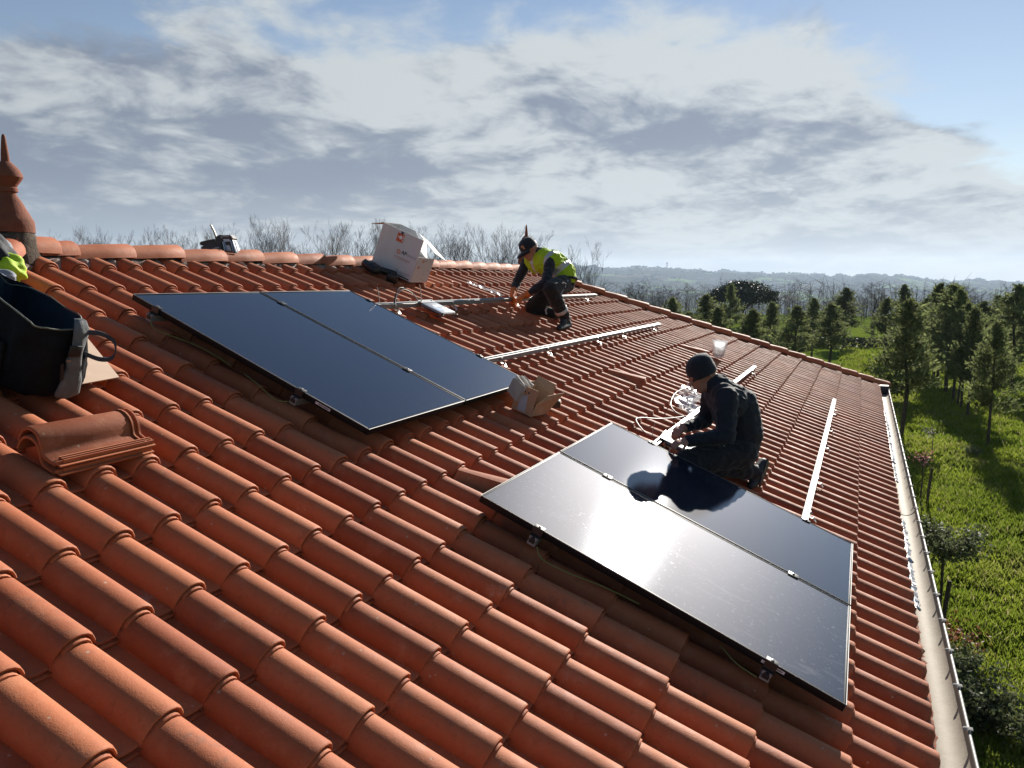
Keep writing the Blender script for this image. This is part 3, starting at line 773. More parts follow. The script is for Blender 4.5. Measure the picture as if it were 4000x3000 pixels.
def rail(v, u0, u1, au, label):
    r = link_mesh('mounting_rail', rail_mesh(u1-u0), M_ALU); r.matrix_world = roof_mat(u0, v, -.036)
    tag(r, label, 'rail', 'aluminium rails laid along the roof'); RAILS[round(v, 1)] = r
    for hu in (0.32, 1.42, 2.47, 3.49, 4.98, 5.97, 7.49):
        h = link_mesh('roof_hook', HK, M_STEEL, r, Matrix.Translation((hu-u0, 0, 0)))
        link_mesh('bolt', bolt_me, M_STEEL, h, Matrix.Translation((0, -.064, -.042)))
    for cu, mid, flip in ((au, False, True), (au+PW+PGAP/2, True, False), (au+2*PW+PGAP, False, False)):
        M = Matrix.Translation((cu-u0, 0, .036))
        if flip: M = M @ Matrix.Rotation(math.pi, 4, 'Z')
        c = link_mesh('clamp', CM if mid else CE, M_BLACK, r, M)
        link_mesh('bolt', bolt_me, M_STEEL, c, Matrix.Translation((0 if mid else -.004, 0, .005)))
    # black sheet put in for the shaded hollow of the cut rail end
    MB().box((0.004-.0045, 0, -.020), (.001, .030, .020)).build('dark_end_hollow', M_BLACK, r)
    return r
rail(0.205, -0.045, 8.03, A_U, 'topmost silver rail, under the hands of the worker in the yellow vest')
rail(1.300, -0.040, 7.93, A_U, 'second silver rail from the ridge, running up to the far tiles')
rail(2.775, -0.050, 7.92, B_U, 'third silver rail, under the hands of the worker in the beanie')
rail(3.900, -0.045, 8.13, B_U, 'lowest silver rail, the one nearest the gutter')
M_CABLE_Y = material('green_yellow_wire', (0.16, 0.19, 0.05), 0.5)
M_CABLE_W = material('pale_cable', (0.36, 0.35, 0.325), 0.45)
M_CABLE_K = material('black_cable', (0.015, 0.015, 0.016), 0.4)
def bez(pts, n=10):
    pts = [Vector(p) for p in pts]; out = []
    for i in range(len(pts)-1):
        p0 = pts[max(i-1, 0)]; p1 = pts[i]; p2 = pts[i+1]; p3 = pts[min(i+2, len(pts)-1)]
        for k in range(n):
            t = k/n; out.append(0.5*((2*p1)+(p2-p0)*t+(2*p0-5*p1+4*p2-p3)*t*t+(3*p1-p0-3*p2+p3)*t**3))
    out.append(pts[-1]); return out
def cable(name, ruv, rad, m, label, group=None):
    o = MB().tube(bez([pt(*p) for p in ruv]), rad, 7).build(name, m, None, 80); tag(o, label, 'cable', group); return o
EW = 'earth wires hanging under the panel edges'
cable('earth_wire', [(-.055, .235, -.062), (-.075, .30, -.085), (-.05, .42, -.080), (.0, .58, -.078), (.02, .80, -.090)], .0028, M_CABLE_Y, 'green earth wire from the upper rail end of the panels by the ridge', EW)
cable('earth_wire', [(.02, .90, -.092), (-.02, 1.05, -.088), (-.055, 1.2, -.094), (-.05, 1.28, -.068)], .0028, M_CABLE_Y, 'green earth wire at the lower rail end of the panels by the ridge', EW)
cable('earth_wire', [(-.06, 2.81, -.062), (-.085, 2.86, -.090), (-.07, 2.98, -.092), (-.02, 3.15, -.088), (.02, 3.32, -.092)], .0028, M_CABLE_Y, 'green earth wire curling out below the glaring panel by its upper clamp', EW)
cable('earth_wire', [(.02, 3.70, -.070), (-.035, 3.78, -.075), (-.06, 3.87, -.070)], .0028, M_CABLE_Y, 'short earth wire below the glaring panel by its lower clamp', EW)
# ------------------------------------------------------------------ things left on the roof
M_CARD_W = material('white_carton', (0.58, 0.58, 0.585), 0.7, spec=0.25, var=0.05, vscale=5, dirt=(0.5, 0.36, 0.26), dirt_amt=0.18, dscale=4, trans=0.04)
M_CARD = material('brown_cardboard', (0.42, 0.27, 0.17), 0.8, spec=0.2, var=0.10, vscale=12)
M_CARD_L = material('pale_cardboard', (0.58, 0.43, 0.32), 0.8, spec=0.2, var=0.08, vscale=9)
M_PAPER = material('thin_white_flap', (0.9, 0.9, 0.88), 0.6, spec=0.3, trans=0.75)
M_RED = material('red_print', (0.55, 0.085, 0.03), 0.6); M_ORANGE = material('orange_print', (0.62, 0.20, 0.05), 0.6)
M_GREYP = material('grey_print', (0.33, 0.34, 0.36), 0.6); M_WHITEP = material('white_print', (0.75, 0.74, 0.72), 0.6)
def sheet(mb, pts, t=0.004, mi=0):
    """a flat board from a planar outline with real thickness"""
    pts = [Vector(p) for p in pts]; n = (pts[1]-pts[0]).cross(pts[2]-pts[0]).normalized()*t/2
    k = len(pts); mb.add([p+n for p in pts]+[p-n for p in pts], [tuple(range(k)), tuple(range(2*k-1, k-1, -1))]+[(i, k+i, k+(i+1) % k, (i+1) % k) for i in range(k)], mi)

def white_carton():
    # local frame: x along the ridge, y up the slope, z off the roof; stands on the tile crests
    hb = -0.088
    r = empty('shipping_carton', roof_mat(3.64, -0.385, hb), 'open white carton with a red fragile mark, standing near the ridge', 'carton')
    L, H, D = 0.515, 0.455, 0.33; t = 0.005
    mb = MB(); sheet(mb, [(0, 0, 0), (0, L, 0), (0, L, H), (0, 0, H)], t); fr = mb.build('front_wall', M_CARD_W, r)
    mb = MB(); sheet(mb, [(D, 0, 0), (D, L, 0), (D, L, H), (D, L*.62, H), (D, .10, .24), (D, 0, .24)], t); mb.build('back_wall', M_CARD_W, r)
    mb = MB(); sheet(mb, [(t, 0, 0), (D-t, 0, 0), (D-t, 0.0, 0.265), (t, 0.0, 0.275)], t); sd = mb.build('side_wall', M_CARD_W, r)
    mb = MB(); sheet(mb, [(t, L, 0), (D-t, L, 0), (D-t, L, H), (t, L, H)], t); mb.build('side_wall', M_CARD_W, r)
    mb = MB(); sheet(mb, [(t, t, t), (D-t, t, t), (D-t, L-t, t), (t, L-t, t)], t); mb.build('bottom', M_CARD_W, r)
    mb = MB(); sheet(mb, [(D*.55, .0, 0.268), (D*.55, .20, 0.268), (D*.60, .135, 0.425), (D*.60, .085, 0.428)], .0015); mb.build('flap', M_PAPER, r)   # thin white flap standing in the sun
    mb = MB(); sheet(mb, [(D+.003, .02, 0.32), (D+.003, L*.55, H-.01), (D+.16, L*.42, H-.075), (D+.15, -.07, 0.265)], t); mb.build('flap', M_CARD_W, r)
    mb = MB(); sheet(mb, [(.01, L+.003, H), (D-.01, L+.003, H), (D-.03, L+.165, H-.050), (.03, L+.165, H-.075)], t); mb.build('flap', M_CARD, r)
    def at(a, b, off=-.0042): return Matrix.Translation((off, L*(1-a), H*b)) @ Matrix(((0, 0, -1, 0), (-1, 0, 0, 0), (0, 1, 0, 0), (0, 0, 0, 1)))
    # face print: x of the print runs down the slope, y off the roof
    sq = MB().box((0, 0, 0), (.085, .088, .0010)).build('fragile_mark', M_RED, fr, mat=at(.478, .838))
    gl = MB(); gl.lathe([(.0, .0), (.018, .0), (.019, .001), (.0, .001)], 14, Matrix.Translation((.004, .004, .0006))); gl.box((-.016, .004, .0012), (.016, .006, .001)); gl.box((-.026, .004, .0012), (.005, .022, .001))
    gl.box((.033, 0, .0012), (.006, .066, .001))
    gl.build('goblet_symbol', M_WHITEP, sq)
    lg = MB()
    for k in range(6):
        a = 2*math.pi*k/6+.3; lg.lathe([(0, 0), (.0085, 0), (.0085, .001), (0, .001)], 9, Matrix.Translation((.0195*math.cos(a), .0195*math.sin(a), 0)) @ Matrix.Rotation(a, 4, 'Z') @ Matrix.Diagonal((1.25, .8, 1, 1)))
    lg.build('logo', M_ORANGE, fr, mat=at(.535, .535))
    link_mesh('lettering', text_mesh('AP', .054, M_INK, bold=.0012), None, fr, at(.665, .548))
    link_mesh('lettering', text_mesh('systems', .040, M_GREYP), None, fr, at(.845, .545))
    for k, (b, w) in enumerate(((.43, .17), (.405, .20), (.375, .12))):
        mb = MB(); x = -w/2; rg = random.Random(k)
        while x < w/2:
            l = rg.uniform(.006, .016); mb.box((x+l/2, 0, 0), (l, .006, .0008)); x += l+.005
        mb.build('small_print', M_ORANGE if k == 1 else M_GREYP, fr, mat=at(.66, b))
    ic = MB()
    for c, s in (((0, .014), (.036, .004)), ((0, -.014), (.036, .004)), ((-.016, 0), (.004, .03)), ((.016, 0), (.004, .03)), ((0, .002), (.014, .012))): ic.box((c[0], c[1], 0), (s[0], s[1], .0008))
    ic.build('handling_symbol', M_GREYP, fr, mat=at(.62, .12)); mb = MB(); rg = random.Random(8)
    for b in range(3):
        x = 0
        while x < .13-.02*b: l = rg.uniform(.006, .016); mb.box((x+l/2, -.013*b, 0), (l, .007, .0008)); x += l+.004
    mb.build('small_print', M_GREYP, fr, mat=at(.70, .135))
    MB().box((0, 0, 0), (.028, .03, .0012)).build('tape_label', M_INK, fr, mat=at(.49, .955))
    MB().box((0, 0, 0), (.30, .012, .0012)).build('tape', M_BLACK, fr, mat=at(.66, .035))
    def sat(a, b): return Matrix.Translation((D*a, -.0045, 0.27*b)) @ Matrix.Rotation(R(90), 4, 'X')
    vm_ = MB(); vm_.box((-.010, 0, 0), (.008, .026, .001)); vm_.box((.0, -.010, 0), (.022, .008, .001)); vm_.box((.016, .004, 0), (.008, .018, .001)); vm_.build('red_tick', M_RED, sd, mat=sat(.18, .62))
    lg2 = MB()
    for k in range(6):
        a = 2*math.pi*k/6+.3; lg2.lathe([(0, 0), (.006, 0), (.006, .001), (0, .001)], 8, Matrix.Translation((.013*math.cos(a), .013*math.sin(a), 0)))
    lg2.build('logo', M_ORANGE, sd, mat=sat(.36, .86)); link_mesh('lettering', text_mesh('AP', .028, M_GREYP), None, sd, sat(.52, .88))
    for a, b in ((.62, .36), (.55, .14), (.80, .5)): MB().box((0, 0, 0), (.016, .010, .001)).build('small_print', M_GREYP, sd, mat=sat(a, b))
white_carton()

def cordless_drill(M, label, group):
    r = empty('cordless_drill', M, label, 'drill', group)
    MB().tube([(-.10, 0, 0), (-.06, 0, 0), (.06, 0, 0), (.075, 0, 0)], [.030, .034, .034, .028], 14).build('body', M_BLACK, r, 40)
    MB().tube([(.075, 0, 0), (.10, 0, 0), (.125, 0, 0), (.13, 0, 0)], [.022, .022, .015, .008], 12).build('chuck', material('dark_chuck', (.05, .05, .055), .35, metal=.6), r, 40)
    MB().tube([(-.03, 0, -.02), (-.045, 0, -.07), (-.05, 0, -.12)], [.021, .018, .022], 12).build('handle', M_BLACK, r, 40)
    MB().box((-.045, 0, -.145), (.11, .07, .05), bevel=.008).build('battery', M_BLACK, r, 40)
cordless_drill(roof_mat(3.50, -0.60, -.06, 2.3) @ Matrix.Rotation(R(80), 4, 'X'), 'black cordless drill lying in the shade of the white carton', None)

def tool_case():
    r = empty('tool_pouch', roof_mat(3.42, -0.74, -.095, 1.2), 'low black tool pouch in front of the white carton, beside the drill', 'pouch')
    rg = random.Random(2); mb = MB()
    rings = []
    for z, s in ((0, .9), (.02, 1.0), (.05, .97), (.07, .8), (.075, .5)):
        rings.append([Vector((.13*s*math.copysign(abs(math.cos(a))**.6, math.cos(a)), .07*s*math.copysign(abs(math.sin(a))**.6, math.sin(a)), z+.006*rg.gauss(0, 1))) for a in [2*math.pi*k/18 for k in range(18)]])
    mb.loft(rings, True, 0, (True, True)); mb.build('pouch_body', M_BLACK, r, 50)
    for k in range(4): MB().box((-.08+.05*k, -.072, .035), (.03, .008, .02), bevel=.002).build('buckle', M_STEEL if k % 2 else M_GREYP, r, 40)
tool_case()

def work_light():
    # stands behind the crest of the ridge
    M = Matrix.Translation((1.73, YR+0.075, 0.310)) @ Matrix.Rotation(YAW-math.pi/2, 4, 'Z')
    r = empty('work_light', M, 'black cordless work light with a carrying strap, perched behind the ridge', 'work light')
    k = 0.000196
    def P(x, y, d): return Vector(((x-1130)*k, d, (1370-y)*k))
    def slab(name, poly, d0, d1, m, parent=r):
        mb = MB(); mb.loft([[P(x, y, d) for x, y in poly] for d in (d0, d1)], True, 0, (True, True)); return mb.build(name, m, parent, 30)
    mblu = material('navy_plastic', (0.012, 0.018, 0.028), 0.42)
    body = slab('body', [(480, 1085), (820, 990), (1230, 905), (1330, 1370), (700, 1365), (450, 1260), (385, 1180), (420, 1110)], -.055, .055, mblu)
    slab('handle', [(290, 940), (320, 905), (820, 790), (1000, 800), (1040, 930), (480, 1060), (340, 1062), (285, 1010)], -.022, .022, M_BLACK)
    slab('top_cover', [(1040, 700), (1120, 650), (1220, 622), (1260, 640), (1300, 920), (1030, 930)], -.050, .050, mblu)
    hd = slab('lamp_head', [(1240, 640), (1640, 630), (1760, 770), (1720, 830), (1900, 1370), (1330, 1370), (1260, 900)], -.048, .048, M_BLACK)
    slab('grip_bar', [(1330, 655), (1590, 655), (1600, 720), (1340, 715)], -.052, -.049, material('grip_grey', (.25, .25, .26), .5), hd)
    mch = material('bluish_alloy', (0.30, 0.36, 0.46), 0.3, metal=.7)
    for a, b, rr in (((1330, 900), (1420, 1370), 60), ((1390, 880), (1500, 1370), 40), ((1660, 860), (1760, 1370), 45), ((1740, 920), (1850, 1370), 60), ((1830, 880), (1950, 1370), 40)):
        MB().tube([P(*a, -.056), P(*b, -.056)], rr*k*.55, 8).build('guard_bar', mch, hd, 60)
    slab('lamp_window', [(1350, 800), (1600, 800), (1660, 900), (1380, 910)], -.058, -.0485, mch, hd)
    slab('lamp_panel', [(1460, 1060), (1600, 1055), (1670, 1290), (1520, 1290)], -.057, -.0485, material('lamp_lens', (.35, .40, .50), .15, coat=.5), hd)
    slab('knob', [(1240, 690), (1310, 690), (1320, 760), (1250, 760)], -.053, -.049, M_GREYP, hd); slab('knob', [(1670, 680), (1730, 690), (1750, 770), (1690, 760)], -.053, -.049, M_GREYP, hd)
    pth = bez([P(740, 195, 0), P(860, 440, 0), P(960, 690, -.01), P(1010, 900, -.03)], 6)
    mb = MB(); rings = []
    for i, p in enumerate(pth): rings.append([p+Vector((-.006, -.010, 0)), p+Vector((.006, -.010, .001)), p+Vector((.007, .012, .002)), p+Vector((-.005, .012, .001))])
    mb.loft(rings, True, 0, (True, True)); mb.build('strap', material('khaki_strap', (.17, .15, .11), .6), r, 50)
    Mt = Matrix.Translation(P(1010, 1175, -.0558)) @ Matrix.Rotation(R(90), 4, 'X') @ Matrix.Rotation(R(12), 4, 'Z')
    link_mesh('lettering', text_mesh('makita', .021, material('light_lettering', (.42, .46, .55), .5), bold=.0004), None, body, Mt)
work_light()

def small_carton():
    r = empty('small_carton', roof_mat(1.640, 2.005, -.100, R(-8)) @ Matrix.Rotation(R(-5), 4, 'X'), 'small torn brown carton with a leaflet pocket, at the lower corner of the ridge panels', 'carton')
    L, H, D, t = .165, .190, .24, .004
    def S(name, pts, m=M_CARD, par=r):
        mb = MB(); sheet(mb, pts, t); return mb.build(name, m, par)
    fr = S('front_wall', [(0, 0, 0), (0, L, 0), (.0, L, H), (0, 0, H)])
    S('back_wall', [(D, 0, 0), (D, L, 0), (D, L, H*.8), (D, 0, H*.8)]); S('side_wall', [(t, L, 0), (D-t, L, 0), (D-t, L, H), (t, L, H)]); S('bottom', [(t, t, t), (D-t, t, t), (D-t, L-t, t), (t, L-t, t)])
    S('side_wall', [(t, 0, 0), (D-.02, 0, 0), (D+.03, -.02, .10), (D+.06, -.05, H*.93), (.13, -.015, H*.80), (.03, -.004, H*.46)], M_CARD)
    S('flap', [(D+.003, .0, H*.8), (D+.003, L, H*.8), (D+.02, L+.01, H*1.2), (D+.02, .02, H*1.15)])
    # printed leaflet stuck on the front, three folded sheets
    for k in range(3):
        mb = MB(); sheet(mb, [(-.004-.002*k, .050+.020*k, .012), (-.004-.002*k, .075+.021*k, .010), (-.004-.002*k, .083+.017*k, H*.66), (-.004-.002*k, .064+.016*k, H*.68)], .0012)
        mb.build('leaflet', material('bluish_paper', (.36, .40, .47), .6, var=.1), fr)
    for k in range(2): MB().lathe([(0, 0), (.007, 0), (.007, .0012), (0, .0012)], 12, Matrix.Translation((-.003, .095-.03*k, H*.80)) @ Matrix.Rotation(R(-90), 4, 'Y')).build('print_dot', M_INK, fr)
    S('tape', [(.10, -.004, .03), (.105, -.005, .03), (.150, -.010, .11), (.143, -.010, .115)], M_CARD_L)
    pp = empty('paper_bundle', roof_mat(1.66, 1.83, -.03, R(-10)) @ Matrix.Rotation(R(12), 4, 'X'), 'crumpled bundle of instruction papers behind the small brown carton', 'papers')
    rg = random.Random(3)
    for k in range(9):
        a = rg.uniform(-.09, .09); x = .012*k-.03
        mb = MB(); sheet(mb, [(x+a*.2, -.055, .0), (x, .055, .0+rg.uniform(0, .02)), (x+.02+a*.5, .065, .12+rg.uniform(-.01, .02)), (x+.02+a*.3, -.045, .115+rg.uniform(-.015, .02))], .0015+.002*(k % 3))
        mb.build('paper', material('paper', (.55, .50, .44) if k % 3 else (.34, .33, .30), .7, var=.08), pp)
small_carton()

def tool_battery():
    r = empty('tool_battery', roof_mat(2.04, 2.005, -.085, R(20)) @ Matrix.Rotation(R(-18), 4, 'X'), 'black tool battery with an orange face, tucked behind the small brown carton', 'battery')
    MB().box((0, 0, .025), (.075, .115, .058), bevel=.010).build('housing', M_BLACK, r, 40)
    MB().box((0, 0, .060), (.060, .085, .014), bevel=.004).build('rail_plate', material('battery_grey', (.10, .11, .13), .35), r, 40)
    MB().box((.0, -.0590, .022), (.060, .004, .036), bevel=.0015).build('label_plate', material('battery_label', (.42, .17, .06), .5), r, 40)
tool_battery()

def bucket():
    up = Matrix.Translation(pt(7.60, 2.30, -.095)) @ Matrix.Rotation(R(6), 4, 'X')
    r = empty('plastic_tub', up, 'clear plastic tub standing on the far tiles behind the beanie', 'tub')
    mp = clear_plastic('clear_tub_plastic', (.80, .84, .86), .75, .2)
    MB().lathe([(.0, .006), (.066, .004), (.068, .010), (.100, .225), (.1035, .232), (.106, .232), (.1065, .222), (.1035, .221)], 30).build('wall', mp, r, 50)
    MB().lathe([(.070, .026), (.072, .040), (.0735, .052)], 30).build('rib', mp, r, 50)
    MB().lathe([(.0735, .026), (.0895, .115)], 12, Matrix.Identity(4)).build('label_band', clear_plastic('tub_label', (.75, .72, .70), .9, .3), r, 60)
    rg = random.Random(4); c = MB()
    for k in range(14): c.box((rg.uniform(-.035, .035), rg.uniform(-.035, .035), .016+.010*rg.random()+.012*(k//5)), (.03, .012, .012), Matrix.Rotation(rg.uniform(0, 3), 4, 'Z'))
    c.build('screws', material('brown_screws', (.22, .09, .05), .4, metal=.4), r)
bucket()

def crumple(name, M, L, W, label, seed, amp=.05, m=None):
    rg = random.Random(seed); nx, ny = 22, 14; V = []; F = []
    for i in range(nx):
        for j in range(ny):
            x = (i/(nx-1)-.5)*L; y = (j/(ny-1)-.5)*W*(0.45+0.55*abs(math.sin(i*.33+seed)))
            V.append((x+rg.gauss(0, .006), y+rg.gauss(0, .006), abs(amp*(fbm(np.array(x*14+seed), np.array(y*14), 3, seed)-.1))+rg.gauss(0, .004)+.004))
    for i in range(nx-1):
        for j in range(ny-1): F.append((i*ny+j, (i+1)*ny+j, (i+1)*ny+j+1, i*ny+j+1))
    mb = MB(); mb.add(V, F); me = mb.mesh(name, 25)
    o = link_mesh(name, me, m); o.matrix_world = M; tag(o, label, 'plastic film'); return o
M_FILM = clear_plastic('clear_film', (.72, .73, .74), .34, .25)
crumple('plastic_wrap', roof_mat(4.84, -0.11, -.085, R(-83)), .46, .16, 'strip of crumpled clear film on the tiles left of the worker in the yellow vest', 3, .09, M_FILM)
crumple('plastic_bag', roof_mat(4.10, 2.62, -.090, R(8)), .95, .24, 'crumpled clear bag on the tiles behind the arm of the worker in the beanie', 6, .16, M_FILM)

def micro_inverter(M, label):
    r = empty('micro_inverter', M, label, 'inverter', 'micro-inverters being fixed to the rails')
    mcase = material('inverter_case', (.20, .235, .30), .6, metal=.1, var=.06)
    MB().box((0, -.13, -.012), (.25, .23, .022), bevel=.004).build('case', mcase, r, 40)
    MB().box((0, -.13, -.028), (.235, .215, .012), bevel=.003).build('potting', M_BLACK, r, 40)
    for k in range(9): MB().box((-.10+.025*k, -.252, -.014), (.010, .018, .020), bevel=.002).build('cooling_fin', M_ALU, r, 40)
    pl = MB().box((0, .005, .002), (.26, .060, .003)).build('flange', M_ALU, r)
    for sx in (-.09, .09): link_mesh('bolt', bolt_me, M_STEEL, pl, Matrix.Translation((sx, .008, .004)))
    MB().box((.02, -.10, .0004), (.13, .045, .0008)).build('data_label', material('label_white', (.70, .70, .70), .5), r); MB().box((-.06, -.16, .0004), (.07, .09, .0008)).build('data_label', material('label_blue', (.30, .42, .62), .5), r)
    for sx in (-1, 1): MB().tube(bez([(sx*.10, -.235, -.02), (sx*.13, -.27, -.02), (sx*.15, -.25, -.04), (sx*.14, -.18, -.055)], 6), .0055, 8).build('lead', M_CABLE_K, r, 70)
micro_inverter(roof_mat(2.97, 0.235, -.022), 'silver-blue micro-inverter on the topmost rail, left of the worker in the yellow vest')
micro_inverter(roof_mat(2.50, 2.79, -.024, R(4)), 'micro-inverter on the third rail, under the hands of the worker in the beanie')
G = 'loose cables along the rails'
cable('cable', [(2.44, .235, -.034), (2.50, .19, .02), (2.60, .17, .075), (2.72, .20, .05), (2.80, .235, -.01), (2.72, .25, -.03), (2.55, .24, -.03)], .0042, M_CABLE_W, 'looped pale cable on the topmost rail between the panel and the inverter', G)
cable('cable', [(2.43, .23, -.03), (2.46, .20, .04), (2.53, .17, .085), (2.60, .17, .09)], .0055, M_CABLE_K, 'black cable arching over the topmost rail by the panel corner', G)
cable('cable', [(2.86, .24, -.03), (2.87, .20, .05), (2.85, .17, .12)], .004, M_CABLE_W, 'short pale cable end sticking up from the topmost rail beside the inverter', G)
cable('cable', [(2.22, .22, -.02), (2.21, .19, .05), (2.19, .17, .10)], .004, M_CABLE_W, 'pale cable end sticking up at the far corner of the ridge panels', G)
cable('cable', [(2.40, 2.72, -.045), (2.52, 2.62, -.08), (2.68, 2.50, -.075), (2.80, 2.50, -.07), (3.05, 2.60, -.075), (3.25, 2.70, -.05), (3.35, 2.74, -.035)], .0055, M_CABLE_W, 'pale cable looping out in front of the hands of the worker in the beanie', G)
cable('cable', [(3.35, 2.76, -.03), (3.45, 2.66, -.06), (3.60, 2.56, -.05), (4.0, 2.50, -.02), (4.35, 2.55, .02), (4.7, 2.58, -.03), (5.0, 2.62, -.06), (5.3, 2.70, -.05)], .0055, M_CABLE_W, 'pale cable running over the crumpled clear bag behind the worker in the beanie', G)
cable('cable', [(2.42, 2.71, -.06), (2.43, 2.69, -.02), (2.43, 2.68, .05)], .0025, M_CABLE_W, 'thin pale wire standing up beside the third rail', G)

def loose_tiles():
    g_ = 'loose roof tiles stacked on the slope'
    for k, (dx, dy, dz, rz, lb) in enumerate(((0.0, -.01, 0.0, 0.02, 'lower loose roof tile of the stack of two below the tool bag'), (0.004, 0.0, .030, 0.0, 'upper loose roof tile of the stack of two, turned sideways below the tool bag'))):
        o = link_mesh('loose_tile', tile_solid, M_TILE)
        o.matrix_world = roof_mat(-1.395+dx, 1.225-dy, -.098+dz, R(-90)+rz) @ Matrix.Rotation(R(-2.0), 4, 'Y')
        tag(o, lb, 'roof tile', g_)
def solid_tile():
    mb = MB(); o = PROF; L = TILE_L
    def rg(p, y): return [Vector((x, y, z)) for x, z in p]
    def closed(d0, d1, y): return rg(inset(o, d0), y)+rg(inset(o, d1), y)[::-1]
    mb.loft([closed(.0035, .0125, -.0005), closed(.0, .014, .006), closed(.0, .014, L-.055), closed(.006, .018, L-.052), closed(.006, .018, L)], True, 0, (True, True))
    # interlocking ribs along the pan edge and across the head
    for x in (.128, .141, .154): mb.box((x, L*.52, .006), (.005, L*.92, .014))
    mb.box((.160, L*.5, -.006), (.018, L*.97, .006))
    rr = inset(o, -.006)
    for y0 in (L-.045, L-.018):
        mb.loft([rg(inset(o, .008), y0)+rg(rr, y0)[::-1], rg(inset(o, .008), y0+.007)+rg(rr, y0+.007)[::-1]], True, 0, (True, True))
    mb.box((.10, .30, -.020), (.02, .02, .012)); mb.box((.05, .33, -.020), (.02, .02, .012))
    return mb.mesh('loose_tile', 38)
tile_solid = solid_tile()
loose_tiles()

# tool bag -----------------------------------------------------------
from mathutils import noise as bnoise
def tool_bag():
    r = empty('tool_bag', roof_mat(-1.03, 0.50, -.098), 'large open black tool bag at the left edge, standing on the tiles', 'bag')
    mk = material('black_nylon', (0.006, 0.0072, 0.0095), 0.8, spec=0.15, var=0.25, vscale=14, bump=0.35, bscale=60)
    mn = material('navy_lining', (0.008, 0.020, 0.036), 0.65, spec=0.3, var=0.2, vscale=10, bump=0.3, bscale=30)
    n = 84; A, B = 0.36, 0.155      # half length (up the slope) and half width
    rg = random.Random(6)
    def ring(z, s, off=0.0, rim=False, inner=0.0):
        out = []
        for k in range(n):
            a = 2*math.pi*k/n; ca, sa = math.cos(a), math.sin(a)
            x = (B-inner)*s*math.copysign(abs(ca)**.55, ca); y = (A-inner)*s*math.copysign(abs(sa)**.45, sa)
            zz = z
            if rim:     # far wall stands taller, the lower end sags
                zz = z - 0.03*max(0, ca)**.8 - 0.075*max(0, ca)*max(0, y/A-.1) - 0.055*max(0, -y/A-0.45) + .012*max(0, -ca)
            q = Vector((ca*2.2, sa*3.2, z*9.0)); w_ = bnoise.noise(q)*.020+bnoise.noise(q*2.7)*.009; e_ = min(1, z/.05)
            out.append(Vector((x+off+ca*w_*e_+0.006*math.sin(5*a+z*9), y+sa*w_*e_, zz+0.004*math.sin(9*a)+(.010*bnoise.noise(q*1.3) if rim else 0))))
        return out
    H = 0.335
    outer = [ring(0.0, .93), ring(.015, 1.0)]+[ring(z_, 1.0+.035*math.sin(math.pi*z_/.3)) for z_ in (.05, .08, .11, .14, .17, .20, .225, .25, .27)]+[ring(.29, .985), ring(H, .97, .0, True)]
    b = MB(); b.loft(outer, True, 0, (True, False)); body = b.build('body', mk, r, 60)
    inn = [ring(H+.001, .965, 0, True, .004), ring(.27, .96, 0, False, .012), ring(.08, .95, 0, False, .014), ring(.03, .90, 0, False, .014)]
    i_ = MB(); i_.loft(inn, True, 0, (False, True)); lin = i_.build('lining', mn, r, 60)
    MB().tube(ring(H+.004, .97, 0, True)+[ring(H+.004, .97, 0, True)[0]], .0035, 6).build('piping', material('olive_piping', (.10, .11, .085), .5), body, 60)
    # pockets, straps
    MB().box((-.165, -.12, .12), (.02, .20, .17), bevel=.008).build('pocket', mk, r, 40)
    mst = material('blue_webbing', (.012, .035, .065), .6, bump=.3, bscale=200)
    for y0 in (.02, .14):
        pth = [(-.172, y0, .02), (-.182, y0+.01, .12), (-.178, y0-.02, .20), (-.168, y0-.05, .24)]
        mb = MB(); mb.loft([[Vector(p)+Vector((0, -.028, 0)), Vector(p)+Vector((0, .028, 0)), Vector(p)+Vector((.004, .028, 0)), Vector(p)+Vector((.004, -.028, 0))] for p in bez(pth, 5)], True, 0, (True, True)); mb.build('webbing', mst, r, 50)
    # loop strap at the lower end
    pth = bez([(.04, -.345, .29), (.10, -.40, .31), (.17, -.42, .27), (.18, -.42, .20), (.13, -.40, .185), (.06, -.355, .21)], 6)
    mb = MB(); mb.loft([[p+Vector((0, 0, -.010))+Vector((.0, -.003, 0)), p+Vector((0, 0, .010))+Vector((.0, -.003, 0)), p+Vector((0, 0, .010))+Vector((.0, .003, 0)), p+Vector((0, 0, -.010))+Vector((.0, .003, 0))] for p in pth], True, 0, (True, True)); mb.build('carry_loop', mst, r, 50)
    # grey flap hanging over the end
    mg = material('grey_canvas', (.13, .136, .14), .85, spec=.2, var=.25, vscale=18, bump=.6, bscale=45)
    rings = []
    for i, (z, y, w, x0) in enumerate(((.345, -.335, .030, .035), (.31, -.365, .045, .028), (.26, -.372, .040, .02), (.215, -.385, .030, .012), (.19, -.388, .050, .0), (.15, -.388, .045, .006), (.09, -.392, .062, .004), (.03, -.388, .075, .0), (.012, -.380, .060, .0))):
        rings.append([Vector((x0+.02+w*.72*math.cos(a), y-.020*math.sin(a)-.004*math.sin(3*a+i), z)) for a in [2*math.pi*k/16 for k in range(16)]])
    mb = MB(); mb.loft(rings, True, 0, (True, True)); mb.build('grey_flap', mg, r, 60)
    MB().box((-.02, -.405, .235), (.055, .012, .05), Matrix.Rotation(.1, 4, 'Y'), bevel=.004).build('buckle', M_BLACK, r, 40)
    MB().box((-.018, -.408, .150), (.014, .006, .075), Matrix.Rotation(-.15, 4, 'Y')).build('zip_pull', M_BLACK, r); MB().box((-.02, -.407, .196), (.018, .006, .010)).build('zip_slider', M_STEEL, r)
    for k in range(2): MB().tube([(.06-.03*k, -.05-.04*k, .20), (.03-.03*k, .03, .235)], .005, 6).build('tool_handle', material('olive_tool', (.05, .055, .045), .5), lin, 60)
